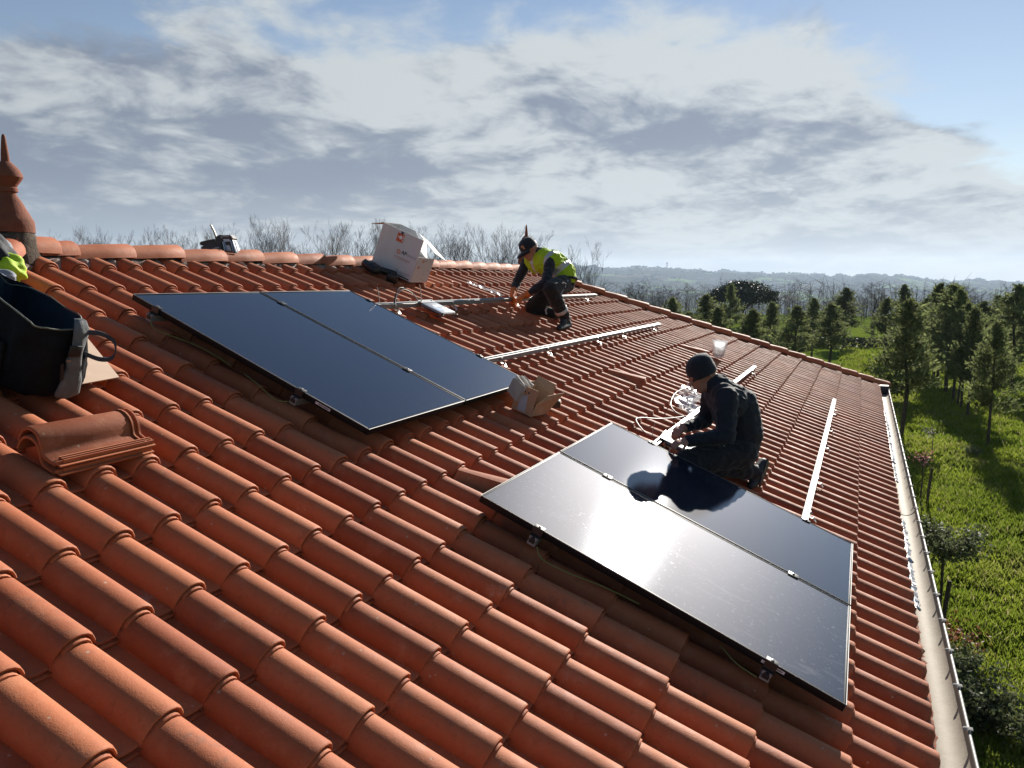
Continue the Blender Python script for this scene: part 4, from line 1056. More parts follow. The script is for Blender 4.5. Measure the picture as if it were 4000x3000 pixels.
tool_bag()
def cloth_and_board():
    mb = MB(); sheet(mb, [(0, 0, 0), (.235, .02, .0), (.36, .42, 0), (.05, .55, 0)], .004)
    o = mb.build('cardboard_sheet', M_CARD_L); o.matrix_world = roof_mat(-.90, .795, -.090) @ Matrix.Rotation(R(1.5), 4, 'X'); tag(o, 'flat piece of pale cardboard sticking out from under the tool bag', 'cardboard')
    rg = random.Random(12); rings = []
    for i in range(9):
        t = i/8; w = .10*math.sin(math.pi*(t*.86+.08))
        rings.append([Vector((w*math.cos(a)+.01*math.sin(3*t), .15*(t-.5)*2, max(.0, .035*math.sin(a)*math.sin(math.pi*(t*.9+.05))+.004*math.sin(5*a+3*i))+.003)) for a in [2*math.pi*k/18 for k in range(18)]])
    mb = MB(); mb.loft(rings, True, 0, (True, True)); o = mb.build('grey_cloth', material('pale_grey_cloth', (.46, .46, .45), .9, spec=.15, bump=.5, bscale=60, var=.1), None, 60)
    o.matrix_world = roof_mat(-.70, .245, -.080, R(8)); tag(o, 'folded pale grey cloth on the tiles behind the tool bag', 'cloth')
cloth_and_board()
def draped_jacket():
    r = empty('work_jacket', Matrix.Translation(pt(-.335, -.49, -.075)), 'dark work jacket with a yellow-green lining lying over the left hip, cut by the frame', 'jacket')
    def lump(name, c, rad, m, seed):
        mb = MB(); bm = bmesh.new(); bmesh.ops.create_icosphere(bm, subdivisions=4, radius=1.0)
        for v in bm.verts:
            d = v.co.copy(); k = 1+.16*math.sin(5*d.x+3*d.z+seed)*math.sin(4*d.y-2*d.z)+.05*math.sin(11*d.z+7*d.x+seed)
            v.co = Vector((d.x*rad[0]*k, d.y*rad[1]*k, d.z*rad[2]*k))+Vector(c)
        mb.bm(bm); return mb.build(name, m, r, 80)
    lump('dark_body', (-.135, .055, .10), (.12, .12, .125), material('dark_jacket_cloth', (.010, .014, .022), .8, bump=.5, bscale=40), 1.0)
    lump('grey_edging', (-.105, .06, .085), (.115, .10, .12), material('grey_jacket_lining', (.22, .24, .28), .8, bump=.5, bscale=50), 2.2)
    lump('yellow_green_panel', (-.085, -.03, .025), (.085, .085, .085), material('hi_vis_cloth', (.42, .62, .02), .7, bump=.5, bscale=40, trans=.1), 3.1)
    lump('grey_edging', (-.19, -.13, -.03), (.075, .06, .05), bpy.data.materials['grey_jacket_lining'], 4.0)
draped_jacket()
# ------------------------------------------------------------------ trees, shrubs, grass, far country
def ray_h(xp):
    d = FW + RT*((xp-2000)/FPX) + UPV*((1500-1102)/FPX); d.z = 0; return d.normalized()
def place(xp, dist):
    r_ = ray_h(xp); f_ = Vector((FW.x, FW.y, 0)).normalized(); p = CAM + r_*(dist/r_.dot(f_)); z = float(terrain_z(p.x, p.y)); return Vector((p.x, p.y, z))
def hit_terrain(xp, yp, r0=300.0, r1=6000.0):
    d = FW + RT*((xp-2000)/FPX) + UPV*((1500-yp)/FPX); h = math.hypot(d.x, d.y); r = r0
    while r < r1:
        p = CAM + d*(r/h)
        if p.z < float(terrain_z(p.x, p.y)): return Vector((p.x, p.y, float(terrain_z(p.x, p.y)))), r
        r *= 1.01
    return None, None
nprng = np.random.default_rng(11)
def cards(P, size, rng=nprng, aspect=2.0, D=None, spread=1.0):
    """leaf-sized faces at the points P; long axis near D where given"""
    n = len(P); a = rng.normal(size=(n, 3))
    if D is not None: a = D + a*spread*0.6
    a /= np.linalg.norm(a, axis=1)[:, None]+1e-9
    b = np.cross(a, rng.normal(size=(n, 3))); b /= np.linalg.norm(b, axis=1)[:, None]+1e-9
    s = (size*(0.6+0.8*rng.random(n)))[:, None]
    V = np.stack([P-a*s*0.5, P+b*s*0.5/aspect, P+a*s*0.5, P-b*s*0.5/aspect], 1).reshape(-1, 3)
    F = np.arange(4*n).reshape(-1, 4)
    return V, F
def np_mesh(name, V, F, mat):
    me = bpy.data.meshes.new(name); V = np.asarray(V, np.float32); F = np.asarray(F, np.int32); k = F.shape[1]
    me.vertices.add(len(V)); me.vertices.foreach_set('co', V.ravel()); me.loops.add(F.size); me.loops.foreach_set('vertex_index', F.ravel())
    me.polygons.add(len(F)); me.polygons.foreach_set('loop_start', np.arange(0, F.size, k)); me.polygons.foreach_set('loop_total', np.full(len(F), k))
    me.update(calc_edges=True); me.validate(); me.materials.append(mat); return me
def leaf_material(name, c1, c2, trans=0.35, rough=0.55, spec=0.35):
    m = bpy.data.materials.new(name); m.use_nodes = True; g = NT(m.node_tree)
    ri = g.n('ShaderNodeNewGeometry').outputs['Random Per Island']; oi = g.n('ShaderNodeObjectInfo').outputs['Random']
    nz = g.noise(g.n('ShaderNodeTexCoord').outputs['Object'], 1.6, 2, 0.5)
    f = g.m('FRACT', g.m('ADD', ri, g.m('MULTIPLY', nz, 0.0)))
    c = g.mix(f, c1, c2); c = g.vm('SCALE', c, g.mapr(nz, 0.3, 0.7, 0.7, 1.25, 'LINEAR')); c = g.vm('SCALE', c, g.mapr(oi, 0, 1, 0.82, 1.18, 'LINEAR'))
    b = g.n('ShaderNodeBsdfPrincipled', i_Base_Color=c, i_Roughness=rough); b.inputs['Specular IOR Level'].default_value = spec
    t = g.n('ShaderNodeBsdfTranslucent'); g.set(t.inputs[0], c)
    mx = g.n('ShaderNodeMixShader', i_0=trans, i_1=b.outputs[0], i_2=t.outputs[0]); g.n('ShaderNodeOutputMaterial', i_Surface=mx.outputs[0]); return m
M_BARK = material('dark_bark', (0.055, 0.045, 0.038), 0.9, spec=0.15, var=0.35, vscale=9, bump=0.6, bscale=25)
M_TWIG = material('grey_twigs', (0.115, 0.095, 0.085), 0.85, spec=0.2, var=0.25, vscale=2)
M_CONI = leaf_material('cypress_foliage', (0.078, 0.104, 0.040), (0.190, 0.210, 0.085), 0.50, 0.85, 0.06)
M_PINE = leaf_material('pine_foliage', (0.020, 0.030, 0.016), (0.038, 0.050, 0.024), 0.12)
M_SHRUB = leaf_material('shrub_leaves', (0.075, 0.095, 0.045), (0.15, 0.175, 0.085), 0.42, 0.65, 0.2)
def grass_material():
    m = bpy.data.materials.new('grass_blades'); m.use_nodes = True; g = NT(m.node_tree)
    ri = g.n('ShaderNodeNewGeometry').outputs['Random Per Island']; P = g.n('ShaderNodeTexCoord').outputs['Object']
    c = g.mix(ri, (0.125, 0.175, 0.014), (0.27, 0.32, 0.045))
    c = g.mix(g.mapr(g.noise(P, 0.7, 4, 0.65), 0.50, 0.68, 0.0, 0.6), c, (0.24, 0.23, 0.075))
    c = g.mix(g.mapr(g.noise(P, 0.25, 3, 0.6), 0.45, 0.65, 0.0, 0.55), c, (0.10, 0.16, 0.018))
    c = g.mix(g.m('MULTIPLY', g.m('GREATER_THAN', ri, 0.93), 0.8), c, (0.30, 0.26, 0.13))
    b = g.n('ShaderNodeBsdfDiffuse', i_Color=c); t = g.n('ShaderNodeBsdfTranslucent', i_0=c)
    mx = g.n('ShaderNodeMixShader', i_0=0.5, i_1=b.outputs[0], i_2=t.outputs[0]); g.n('ShaderNodeOutputMaterial', i_Surface=mx.outputs[0]); return m
M_GRASSB = grass_material()
M_PINK = leaf_material('pink_blossom', (0.36, 0.13, 0.15), (0.45, 0.2, 0.2), 0.4)
M_WHITEB = leaf_material('white_blossom', (0.5, 0.46, 0.44), (0.66, 0.62, 0.6), 0.4)
M_DEADL = leaf_material('dead_leaves', (0.30, 0.10, 0.06), (0.42, 0.17, 0.10), 0.2)
M_WOOD_FAR = material('distant_wood', (0.030, 0.035, 0.027), 1.0, spec=0.0, rand=0.35)

# bare trees ---------------------------------------------------------
def bare_tree_parts(rg, H, upright=0.75, r0=0.085, levels=4, nfirst=9, trunk_frac=0.32, spread=0.55):
    trunk, crown = MB(), MB()
    def grow(p, d, L, r, lev, target):
        n = 3 if lev < 3 else 2; pts = [p]; q = p; dd = d.copy()
        for i in range(n):
            dd = (dd + Vector((rg.gauss(0, .13), rg.gauss(0, .13), rg.gauss(0, .06) + 0.10*upright))).normalized(); q = q+dd*(L/n); pts.append(q)
        rr = [r*(1-0.72*i/n) for i in range(n+1)]
        target.tube(pts, [max(x, .0045) for x in rr], 5 if lev == 0 else 3, cap=False)
        if lev >= levels: return
        k = nfirst if lev == 0 else rg.choice((4, 5, 6) if lev == 1 else (3, 4, 5))
        for i in range(k):
            t = (trunk_frac + (1-trunk_frac)*(i+rg.random()*.6)/k) if lev == 0 else rg.uniform(.25, 1.0)
            t = min(t, 1.0); a = t*n; j = min(int(a), n-1); bp = pts[j].lerp(pts[j+1], a-j)
            ax = Vector((rg.gauss(0, 1), rg.gauss(0, 1), 0)); ax = (ax - dd*ax.dot(dd)).normalized()
            nd = (dd*(1-spread*.6) + ax*spread*rg.uniform(.7, 1.3) + Vector((0, 0, .25*upright))).normalized()
            grow(bp, nd, L*rg.uniform(.42, .68)*(1.15-.45*t), r*rg.uniform(.38, .55)*(1.1-.5*t), lev+1, crown)
    grow(Vector((0, 0, -.1)), Vector((rg.gauss(0, .04), rg.gauss(0, .04), 1)), H*.80, r0, 0, trunk)
    zm = max(v[2] for v in crown.v+trunk.v); k = H/zm
    for b in (trunk, crown): b.v = [(v[0]*k, v[1]*k, v[2]*k) for v in b.v]
    return trunk.mesh('trunk'), crown.mesh('crown')
def tree_from(name, M, parts, label, cat, group=None):
    r = empty(name, M, label, cat, group)
    for nm, me, m in parts: link_mesh(nm, me, m, r)
    return r
BARE = [bare_tree_parts(random.Random(100+i), 9.6, .95, .10, 4, 10, .22, .46) for i in range(6)]
def bare_row():
    rg = random.Random(21); xs = []; x = 150
    while x < 2260: xs.append(x); x += rg.uniform(34, 68)
    n = len(xs)
    def what(x):
        if x < 800: return 'left of the work light'
        if x < 1440: return 'between the work light and the white carton'
        if x < 1760: return 'behind the white carton'
        if x < 2100: return 'between the white carton and the crouching worker'
        return 'right behind the crouching worker'
    from collections import Counter
    tot = Counter(what(x) for x in xs); seen = Counter(); ordn = ['first', 'second', 'third', 'fourth', 'fifth', 'sixth', 'seventh', 'eighth', 'ninth', 'tenth', 'eleventh', 'twelfth', 'thirteenth', 'fourteenth', 'fifteenth', 'sixteenth', 'seventeenth', 'eighteenth', 'nineteenth', 'twentieth', 'twenty-first']
    for i, x in enumerate(xs):
        top = np.interp(x, [150, 500, 850, 1000, 1400, 1700, 1950, 2100, 2260], [892, 880, 878, 850, 852, 872, 868, 892, 925]) + rg.uniform(-8, 16)
        d = rg.uniform(54, 70); p = place(x, d); H = (CAM.z + (1102-top)/FPX*d) - p.z; s = H/9.6
        w = what(x); seen[w] += 1
        lb = '%s bare tree from the left %s' % (ordn[seen[w]-1], w)
        M = Matrix.Translation(p) @ Matrix.Rotation(rg.uniform(0, 6.28), 4, 'Z') @ Matrix.Diagonal((s*rg.uniform(.75, 1.0), s*rg.uniform(.75, 1.0), s, 1))
        v = BARE[rg.randrange(6)]
        tree_from('bare_tree', M, (('trunk', v[0], M_TWIG), ('crown', v[1], M_TWIG)), lb, 'tree', 'bare winter trees behind the ridge')
bare_row()
def thicket():
    rg = random.Random(5); mb = MB()
    for i in range(700):
        x = rg.uniform(60, 2330); d = rg.uniform(52, 82); p = place(x, d); H = rg.uniform(4.5, 8.0); q = p; dd = Vector((rg.gauss(0, .1), rg.gauss(0, .1), 1)).normalized(); pts = [p]
        for k in range(3): dd = (dd+Vector((rg.gauss(0, .12), rg.gauss(0, .12), .1))).normalized(); q = q+dd*H/3; pts.append(q)
        mb.tube(pts, [.03, .022, .014, .006], 3, cap=False)
        for k in range(7):
            t = rg.uniform(.35, 1)*3; j = min(int(t), 2); b = pts[j].lerp(pts[j+1], t-j); e = b+Vector((rg.gauss(0, .45), rg.gauss(0, .45), rg.uniform(.4, 1.5)))
            mb.tube([b, b.lerp(e, .5)+Vector((rg.gauss(0, .06), rg.gauss(0, .06), 0)), e], [.014, .010, .005], 3, cap=False)
    o = mb.build('bare_thicket', M_TWIG); tag(o, 'tangle of bare saplings and undergrowth behind the ridge', 'thicket', kind='stuff')
    mb = MB(); rg = random.Random(15)
    for i in range(420):
        x = rg.uniform(2150, 4100); d = rg.uniform(88, 150); p = place(x, d); H = rg.uniform(2.6, 5.6); pts = [p, p+Vector((rg.gauss(0, .2), rg.gauss(0, .2), H*.5)), p+Vector((rg.gauss(0, .4), rg.gauss(0, .4), H))]
        mb.tube(pts, [.06, .04, .012], 3, cap=False)
        for k in range(16):
            b = pts[0].lerp(pts[2], rg.uniform(.25, 1)); e = b+Vector((rg.gauss(0, .8), rg.gauss(0, .8), rg.uniform(.1, 1.1))); mb.tube([b, e], [.022, .008], 3, cap=False)
    o = mb.build('hedgerow_thicket', M_TWIG); tag(o, 'grey-brown bare hedgerow beyond the conifers', 'thicket', kind='stuff')
thicket()

# conifers -----------------------------------------------------------
def conifer_parts(seed, H=4.6, stem=0.9, W=1.05, n=4300):
    rg = np.random.default_rng(seed); rr = random.Random(seed)
    tr = MB().tube([(0, 0, -.1), (rr.gauss(0, .04), rr.gauss(0, .04), H*.35), (rr.gauss(0, .07), rr.gauss(0, .07), H*.7), (0, 0, H*.97)], [.055, .045, .028, .006], 6)
    nb = 78; P = []; D = []
    lop = rg.uniform(0.75, 1.25, 7)
    for i in range(nb):
        t = (i+rg.random())/nb; z = stem + (H-stem)*t
        w = W*1.15*(1-t)**0.85*(0.6+0.4*min(1, t*5))*rg.uniform(.55, 1.18)
        a = rg.uniform(0, 6.283); w *= lop[int(a/6.284*7)]
        d = np.array([math.cos(a), math.sin(a), rg.uniform(.25, .85)]); d /= np.linalg.norm(d)
        m = int(n/nb*(0.62+0.95*(1-t))); s = rg.random(m)**0.55*w
        c = np.array([0, 0, z]) + d*s[:, None]*1.05 + rg.normal(size=(m, 3))*(0.035+0.075*s[:, None]/max(w, .1))
        c[:, 2] -= 0.12*s**1.5
        P.append(c); D.append(np.repeat((d+np.array([0, 0, .5]))[None], m, 0))
    P = np.vstack(P); D = np.vstack(D); D /= np.linalg.norm(D, axis=1)[:, None]
    V, F = cards(P, 0.150, rg, 2.6, D, 0.85)
    return tr.mesh('trunk', 60), np_mesh('crown', V, F, M_CONI)
CONI = [conifer_parts(40+i, 4.6, (1.45, 1.25, 1.55, 1.1, 1.35, 1.5)[i], (1.0, 1.15, .85, 1.1, .75, .95)[i]) for i in range(6)]
def conifers():
    L = [(3560, 25.5, 4.6, 1.15, 'broad young conifer beside the far end of the gutter'), (3727, 35, 5.0, 1.0, 'conifer whose trunk stands left of three close thin trunks on the lawn'), (3758, 33, 4.8, .9, 'leftmost of the close group of thin-trunked conifers on the lawn'),
         (3777, 31.5, 4.2, .85, 'second of the close group of thin-trunked conifers on the lawn'), (3792, 31, 4.3, .8, 'third of the close group of thin-trunked conifers on the lawn'), (3821, 29, 4.2, .95, 'rightmost of the close group of thin-trunked conifers on the lawn'),
         (3912, 23.6, 3.9, .9, 'nearest single conifer on the lawn, with a long bare trunk'), (3985, 36, 5.0, 1.0, 'conifer at the right edge of the picture, trunk bare to mid height'), (3674, 39.6, 5.0, .9, 'left one of two conifer trunks close together at the back of the lawn'),
         (3690, 38.7, 4.7, .9, 'right one of two conifer trunks close together at the back of the lawn'), (3534, 58, 5.0, 1.05, 'tall conifer just right of the bare oak'), (3307, 60, 4.75, 1.25, 'tall pointed conifer just left of the bare oak'),
         (3255, 46, 3.9, 1.25, 'low conifer at the foot of the tall pointed one left of the oak'), (3119, 43, 3.85, 1.2, 'conifer above the hip, midway between the umbrella pine and the oak'), (3185, 52, 4.0, 1.0, 'small conifer behind the hip, left of the tall pointed one'),
         (3022, 47, 3.95, 1.0, 'conifer under the right end of the umbrella pine'), (2949, 37, 3.9, 1.3, 'bushy conifer in front of the umbrella pine trunk'), (2858, 62, 4.95, .75, 'slim pointed conifer standing before the umbrella pine crown'),
         (2761, 46, 4.35, 1.15, 'broad conifer left of the umbrella pine'), (2810, 40, 3.9, 1.05, 'conifer low left in front of the umbrella pine'), (2631, 43, 4.25, 1.0, 'leftmost conifer showing above the far hip'), (2700, 39, 3.7, 1.1, 'low conifer above the hip between the two leftmost ones'),
         (3567, 34, 3.65, 1.0, 'short conifer behind the broad one at the gutter end'), (3630, 44, 4.2, 1.05, 'conifer behind the lawn, right of the tall one by the oak'), (3738, 60, 5.05, 1.1, 'tall conifer in front of the second bare tree'), (3852, 45, 4.0, 1.1, 'conifer in the back row, left of the long-trunked nearest one'),
         (3957, 43, 4.1, 1.0, 'conifer in the back row near the right edge'), (3770, 47, 4.25, 1.0, 'conifer in the back row right below the second bare tree'), (3990, 54, 4.5, .9, 'tall conifer in the back row at the right edge'), (3905, 52, 4.2, 1.0, 'conifer in the back row behind the long-trunked nearest one'), (3470, 49, 4.1, 1.0, 'conifer right of the bare oak, above the roof corner')]
    rg = random.Random(8)
    for i, (x, d, H, w, lb) in enumerate(L):
        p = place(x, d); s = H/4.6; v = CONI[i % 6]
        M = Matrix.Translation(p) @ Matrix.Rotation(rg.uniform(0, 6.28), 4, 'Z') @ Matrix.Diagonal((s*w*(1.18 if d < 34 else 1.45), s*w*(1.18 if d < 34 else 1.45), s, 1))
        tree_from('conifer', M, (('trunk', v[0], M_BARK), ('crown', v[1], M_CONI)), lb, 'tree', 'young conifers planted beyond the roof')
conifers()
def umbrella_pine():
    p = place(2908, 88); H = 5.1; rg = np.random.default_rng(3); rr = random.Random(3); W = 3.65
    tr = MB(); tr.tube([(0, 0, -.2), (.05, 0, 1.0), (0, .05, 2.0)], [.22, .17, .14], 7, cap=False)
    ends = []
    for k in range(13):
        a = 6.283*k/13+rr.uniform(-.2, .2); rad = rr.uniform(1.2, 3.0); e = Vector((rad*math.cos(a), rad*math.sin(a), 3.3+.5*rr.random())); ends.append(e)
        tr.tube([(0, .05, 1.7+.4*rr.random()), Vector((0, 0, 2.2)).lerp(e, .5)+Vector((0, 0, -.15)), e], [.10, .07, .03], 5, cap=False)
    P = []
    for k in range(190):
        a = rg.uniform(0, 6.283); r = W*math.sqrt(rg.random()); top = 3.15+1.95*math.sqrt(max(0, 1-(r/W)**2))*rg.uniform(.90, 1.03)
        z = top-rg.random()**2*.9 if k % 4 else 3.0+.5*rg.random()
        c = np.array([r*math.cos(a), r*math.sin(a), z]); m = 110; P.append(c+rg.normal(size=(m, 3))*np.array([.30, .30, .15]))
    V, F = cards(np.vstack(P), .20, rg, 2.0)
    tree_from('umbrella_pine', Matrix.Translation(p), (('trunk', tr.mesh('trunk', 60), M_BARK), ('crown', np_mesh('crown', V, F, M_PINE), M_PINE)), 'dark umbrella pine with a broad domed crown on the slope beyond the hip', 'tree')
umbrella_pine()
def oaks():
    a = bare_tree_parts(random.Random(301), 5.2, .35, .20, 5, 9, .30, .85); b = bare_tree_parts(random.Random(306), 5.2, .45, .15, 5, 8, .35, .8)
    for x, d, H, v, lb in ((3422, 73, 5.2, a, 'bare oak with a stout forked trunk beyond the dark hedge'), (3715, 74, 5.3, b, 'second bare tree, rising out of the conifers on the right'), (2480+20, 90, 5.0, b, 'bare tree far left, low behind the far end of the hip'), (2590, 84, 5.0, a, 'bare round-topped tree left of the umbrella pine')):
        p = place(x, d); s = H/5.2
        tree_from('bare_tree', Matrix.Translation(p) @ Matrix.Rotation(d, 4, 'Z') @ Matrix.Scale(s, 4), (('trunk', v[0], M_BARK), ('crown', v[1], M_TWIG)), lb, 'tree')
oaks()
def hedge():
    p = place(3384, 60); rg = np.random.default_rng(2); n = 5200
    L, W, H = 13.0, 1.1, 0.95
    P = np.stack([rg.uniform(-W/2, W/2, n), rg.uniform(-L/2, L/2, n), rg.random(n)**.6*H], 1); k = rg.random(n) < .6
    P[k, 0] = np.sign(P[k, 0])*W/2*rg.uniform(.85, 1.05, k.sum())
    V, F = cards(P, .17, rg, 1.6)
    o = link_mesh('hedge', np_mesh('hedge', V, F, M_PINE), M_PINE); o.matrix_world = Matrix.Translation(p); tag(o, 'low dark clipped hedge across the end of the lawn, below the bare oak', 'hedge')
hedge()
def small_plants():
    def shrub(name, x, d, H, W, leaf, m, n, label, cat='shrub', stem=None, r=.018, sway=0.0, blossom=None):
        p = place(x, d); rg = np.random.default_rng(int(x)); rr = random.Random(int(x)); e = empty(name, Matrix.Translation(p), label, cat)
        st = MB(); z0 = stem if stem is not None else .05
        st.tube([(0, 0, -.1), (sway*.4+rr.gauss(0, .01), rr.gauss(0, .02), z0*.6), (sway, 0, z0+.1)], [r*1.3, r, r*.8], 6)
        P = []
        for k in range(16):
            a = rg.uniform(0, 6.283); el = rg.uniform(.2, 1.3); R_ = W*rg.uniform(.5, 1); d3 = np.array([math.cos(a)*math.cos(el), math.sin(a)*math.cos(el), math.sin(el)*.9])
            q = np.array([sway, 0, z0])+d3*R_; q[2] = min(q[2], H)
            st.tube([(sway, 0, z0), (sway+d3[0]*R_*.5, d3[1]*R_*.5, z0+d3[2]*R_*.6), tuple(q)], [r*.6, r*.35, r*.12], 4, cap=False)
            m_ = n//16; t = rg.random(m_)[:, None]**.6; P.append(np.array([sway, 0, z0])+(q-np.array([sway, 0, z0]))*t+rg.normal(size=(m_, 3))*.10*W)
        V, F = cards(np.vstack(P), leaf, rg, 1.7)
        link_mesh('stem', st.mesh('stem', 60), M_BARK, e); link_mesh('foliage', np_mesh('foliage', V, F, m), m, e)
        if blossom is not None:
            Pb = np.vstack(P); Pb = Pb[rg.random(len(Pb)) < blossom[1]]; V, F = cards(Pb+rg.normal(size=Pb.shape)*.03, blossom[2], rg, 1.1); link_mesh('blossom', np_mesh('blossom', V, F, blossom[0]), blossom[0], e)
        return e
    shrub('young_tree', 3766, 10.7, 2.15, .74, .060, M_SHRUB, 2600, 'small grey-leaved tree on a thin stem beside the gutter, staked', 'tree', 1.28, .022, .0, (M_WHITEB, .05, .022))
    shrub('blossom_sapling', 3655, 17.6, 1.55, .42, .06, M_PINK, 90, 'thin sapling with a few pink blossoms on the lawn', 'sapling', .95, .016)
    shrub('blossom_sapling', 3690, 22.5, 1.6, .55, .05, M_WHITEB, 110, 'thin sapling with white blossoms behind the pink one', 'sapling', .6, .012)
    shrub('shrub', 3975, 8.4, .85, .80, .055, M_SHRUB, 3200, 'dark leafy shrub in the lower right corner', 'shrub', .15, .02)
    shrub('shrub', 3890, 9.6, .45, .42, .05, M_SHRUB, 1300, 'low shrub between the stake and the lower right corner', 'shrub', .08, .014, 0, (M_WHITEB, .03, .02))
    shrub('shrub', 3860, 22.0, .5, .42, .06, M_SHRUB, 700, 'small round bush on the lawn left of the long-trunked conifer', 'shrub', .06, .012)
    for x, d, lb in ((3784, 10.55, 'dark leaning timber stake beside the small grey-leaved tree'), (3684, 17.2, 'short dark stake beside the pink sapling')):
        p = place(x, d); o = MB().tube([(0, 0, -.15), (.03, -.02, .45), (.05, -.06, .92)], [.030, .032, .029], 8).build('timber_stake', M_BARK, None, 50); o.matrix_world = Matrix.Translation(p); tag(o, lb, 'stake', 'timber stakes in the lawn')
    p = place(3785, 10.9); rg = np.random.default_rng(5); P = rg.normal(size=(900, 3))*np.array([.34, .24, .03])+np.array([0, 0, .05]); P[:, 2] = np.abs(P[:, 2])+.02
    V, F = cards(P, .07, rg, 2.5); o = link_mesh('leaf_litter', np_mesh('leaf_litter', V, F, M_DEADL), None); o.matrix_world = Matrix.Translation(p); tag(o, 'patch of red dead leaves around the staked tree', kind='stuff')
small_plants()
def grass():
    rg = np.random.default_rng(4); n = 60000
    t = rg.random(n); r = 6.5+ (74-6.5)*t**1.7; xs = rg.uniform(3300, 4180, n)
    az = YAW - np.arctan((xs-2000)/FPX); X = CAM.x+r*np.cos(az); Y = CAM.y+r*np.sin(az)
    k = (Y < EAVE_A.y-.15) | (X > EAVE_B.x+.4); X, Y, r = X[k], Y[k], r[k]; n = len(X)
    clump = fbm(X*1.7, Y*1.7, 3, 3); keep = rg.random(n) < np.clip((clump-.18)*3.0, .25, 1); X, Y, r, clump = X[keep], Y[keep], r[keep], clump[keep]; n = len(X)
    Z = terrain_z(X, Y); h = (0.05+0.16*np.clip(clump-.15, 0, 1)+.03*rg.random(n))*(1+r/60)
    V = []; F = []
    for b in range(4):
        a = rg.uniform(0, 6.283, n); w = (.010+.004*rg.random(n))*(1+r/9); lean = rg.normal(size=(n, 2))*h[:, None]*.45; off = rg.normal(size=(n, 2))*.04*(1+r[:, None]/25)
        bx, by = X+off[:, 0], Y+off[:, 1]; dx, dy = np.cos(a)*w, np.sin(a)*w
        V.append(np.stack([np.stack([bx-dx, by-dy, Z-.01], 1), np.stack([bx+dx, by+dy, Z-.01], 1), np.stack([bx+lean[:, 0], by+lean[:, 1], Z+h*rg.uniform(.7, 1.2, n)], 1)], 1))
    V = np.concatenate(V).reshape(-1, 3); F = np.arange(len(V)).reshape(-1, 3)
    o = link_mesh('grass', np_mesh('grass', V, F, M_GRASSB), None); tag(o, 'rough bright grass blades over the meadow', 'grass', kind='stuff')
grass()

# far country --------------------------------------------------------
def distant_woods():
    rg = random.Random(31); mb = MB(); P = []
    r_ = np.random.default_rng(6)
    cand = 16000; xs = r_.uniform(1900, 4200, cand); rs = 480*(4450/480)**r_.random(cand)
    az = YAW - np.arctan((xs-2000)/FPX); X = CAM.x+rs*np.cos(az); Y = CAM.y+rs*np.sin(az)
    dens = fbm(X/210.0, Y/130.0, 3, 44); line = np.abs(np.sin(X/95.0+3*fbm(X/300, Y/300, 2, 8)))*np.abs(np.sin(Y/70.0))
    k = (dens > .50) | (line < .035); X, Y, rs = X[k][:4600], Y[k][:4600], rs[k][:4600]; Z = terrain_z(X, Y)
    bm0 = bmesh.new(); bmesh.ops.create_icosphere(bm0, subdivisions=1, radius=1.0); bm0.verts.index_update()
    bv = np.array([v.co for v in bm0.verts]); bf = np.array([[v.index for v in f.verts] for f in bm0.faces]); bm0.free()
    VV = []; FF = []
    for i in range(len(X)):
        s = r_.uniform(2.0, 4.6)*(1+rs[i]/5200); v = bv*(1+r_.normal(size=(len(bv), 1))*.16)*np.array([s*r_.uniform(.8, 1.9), s*r_.uniform(.8, 1.9), s*.62])+np.array([X[i], Y[i], Z[i]+s*.35]); FF.append(bf+i*len(bv)); VV.append(v)
    o = link_mesh('distant_woods', np_mesh('distant_woods', np.vstack(VV), np.vstack(FF), M_WOOD_FAR), None); tag(o, 'far-off woods and hedges on the hills', kind='stuff')
distant_woods()
def far_buildings():
    mw = material('far_white_wall', (.62, .58, .52), .9); mr = material('far_tile_roof', (.33, .16, .11), .9)
    for (x, y, L, W, lb) in ((2858, 1104, 26, 12, 'pale farmhouse on the hillside above the umbrella pine'), (3010, 1113, 34, 9, 'long pale farm building on the hillside right of the umbrella pine crown'), (2790, 1098, 30, 10, 'farm shed on the hillside left above the umbrella pine'), (2735, 1092, 22, 10, 'small white farmhouse high on the hillside left of the umbrella pine'), (2600, 1092, 26, 10, 'pale farmhouse on the hillside below the tower'), (3620, 1118, 18, 9, 'small white house on the hills right of the bare oak')):
        p, r = hit_terrain(x, y)
        if p is None: continue
        e = empty('farmhouse', Matrix.Translation(p) @ Matrix.Rotation(YAW+R(70+x % 40), 4, 'Z'), lb, 'house', 'farm buildings on the far hills')
        MB().box((0, 0, 2.2), (L, W, 6.4)).build('wall', mw, e)
        MB().add([(-L/2-.6, -W/2-.6, 5.4), (L/2+.6, -W/2-.6, 5.4), (L/2+.6, W/2+.6, 5.4), (-L/2-.6, W/2+.6, 5.4), (-L/2-.6, 0, 8.4), (L/2+.6, 0, 8.4)], [(0, 1, 5, 4), (2, 3, 4, 5), (0, 4, 3), (1, 2, 5), (0, 3, 2, 1)]).build('roof', mr, e)
    d = ray_h(2604); p = CAM+d*(HILL_R-10); p = Vector((p.x, p.y, float(terrain_z(p.x, p.y))))
    e = empty('water_tower', Matrix.Translation(p), 'slender tower standing up from the far hill skyline', 'tower')
    mt = material('far_concrete', (.30, .29, .28), .9)
    MB().lathe([(3.4, -4), (2.7, 10), (2.6, 22), (4.2, 24.5)], 14).build('shaft', mt, e, 50); MB().lathe([(4.2, 24.5), (4.6, 26), (4.6, 31), (2.0, 33), (.1, 33.2)], 14).build('tank', mt, e, 40)
far_buildings()
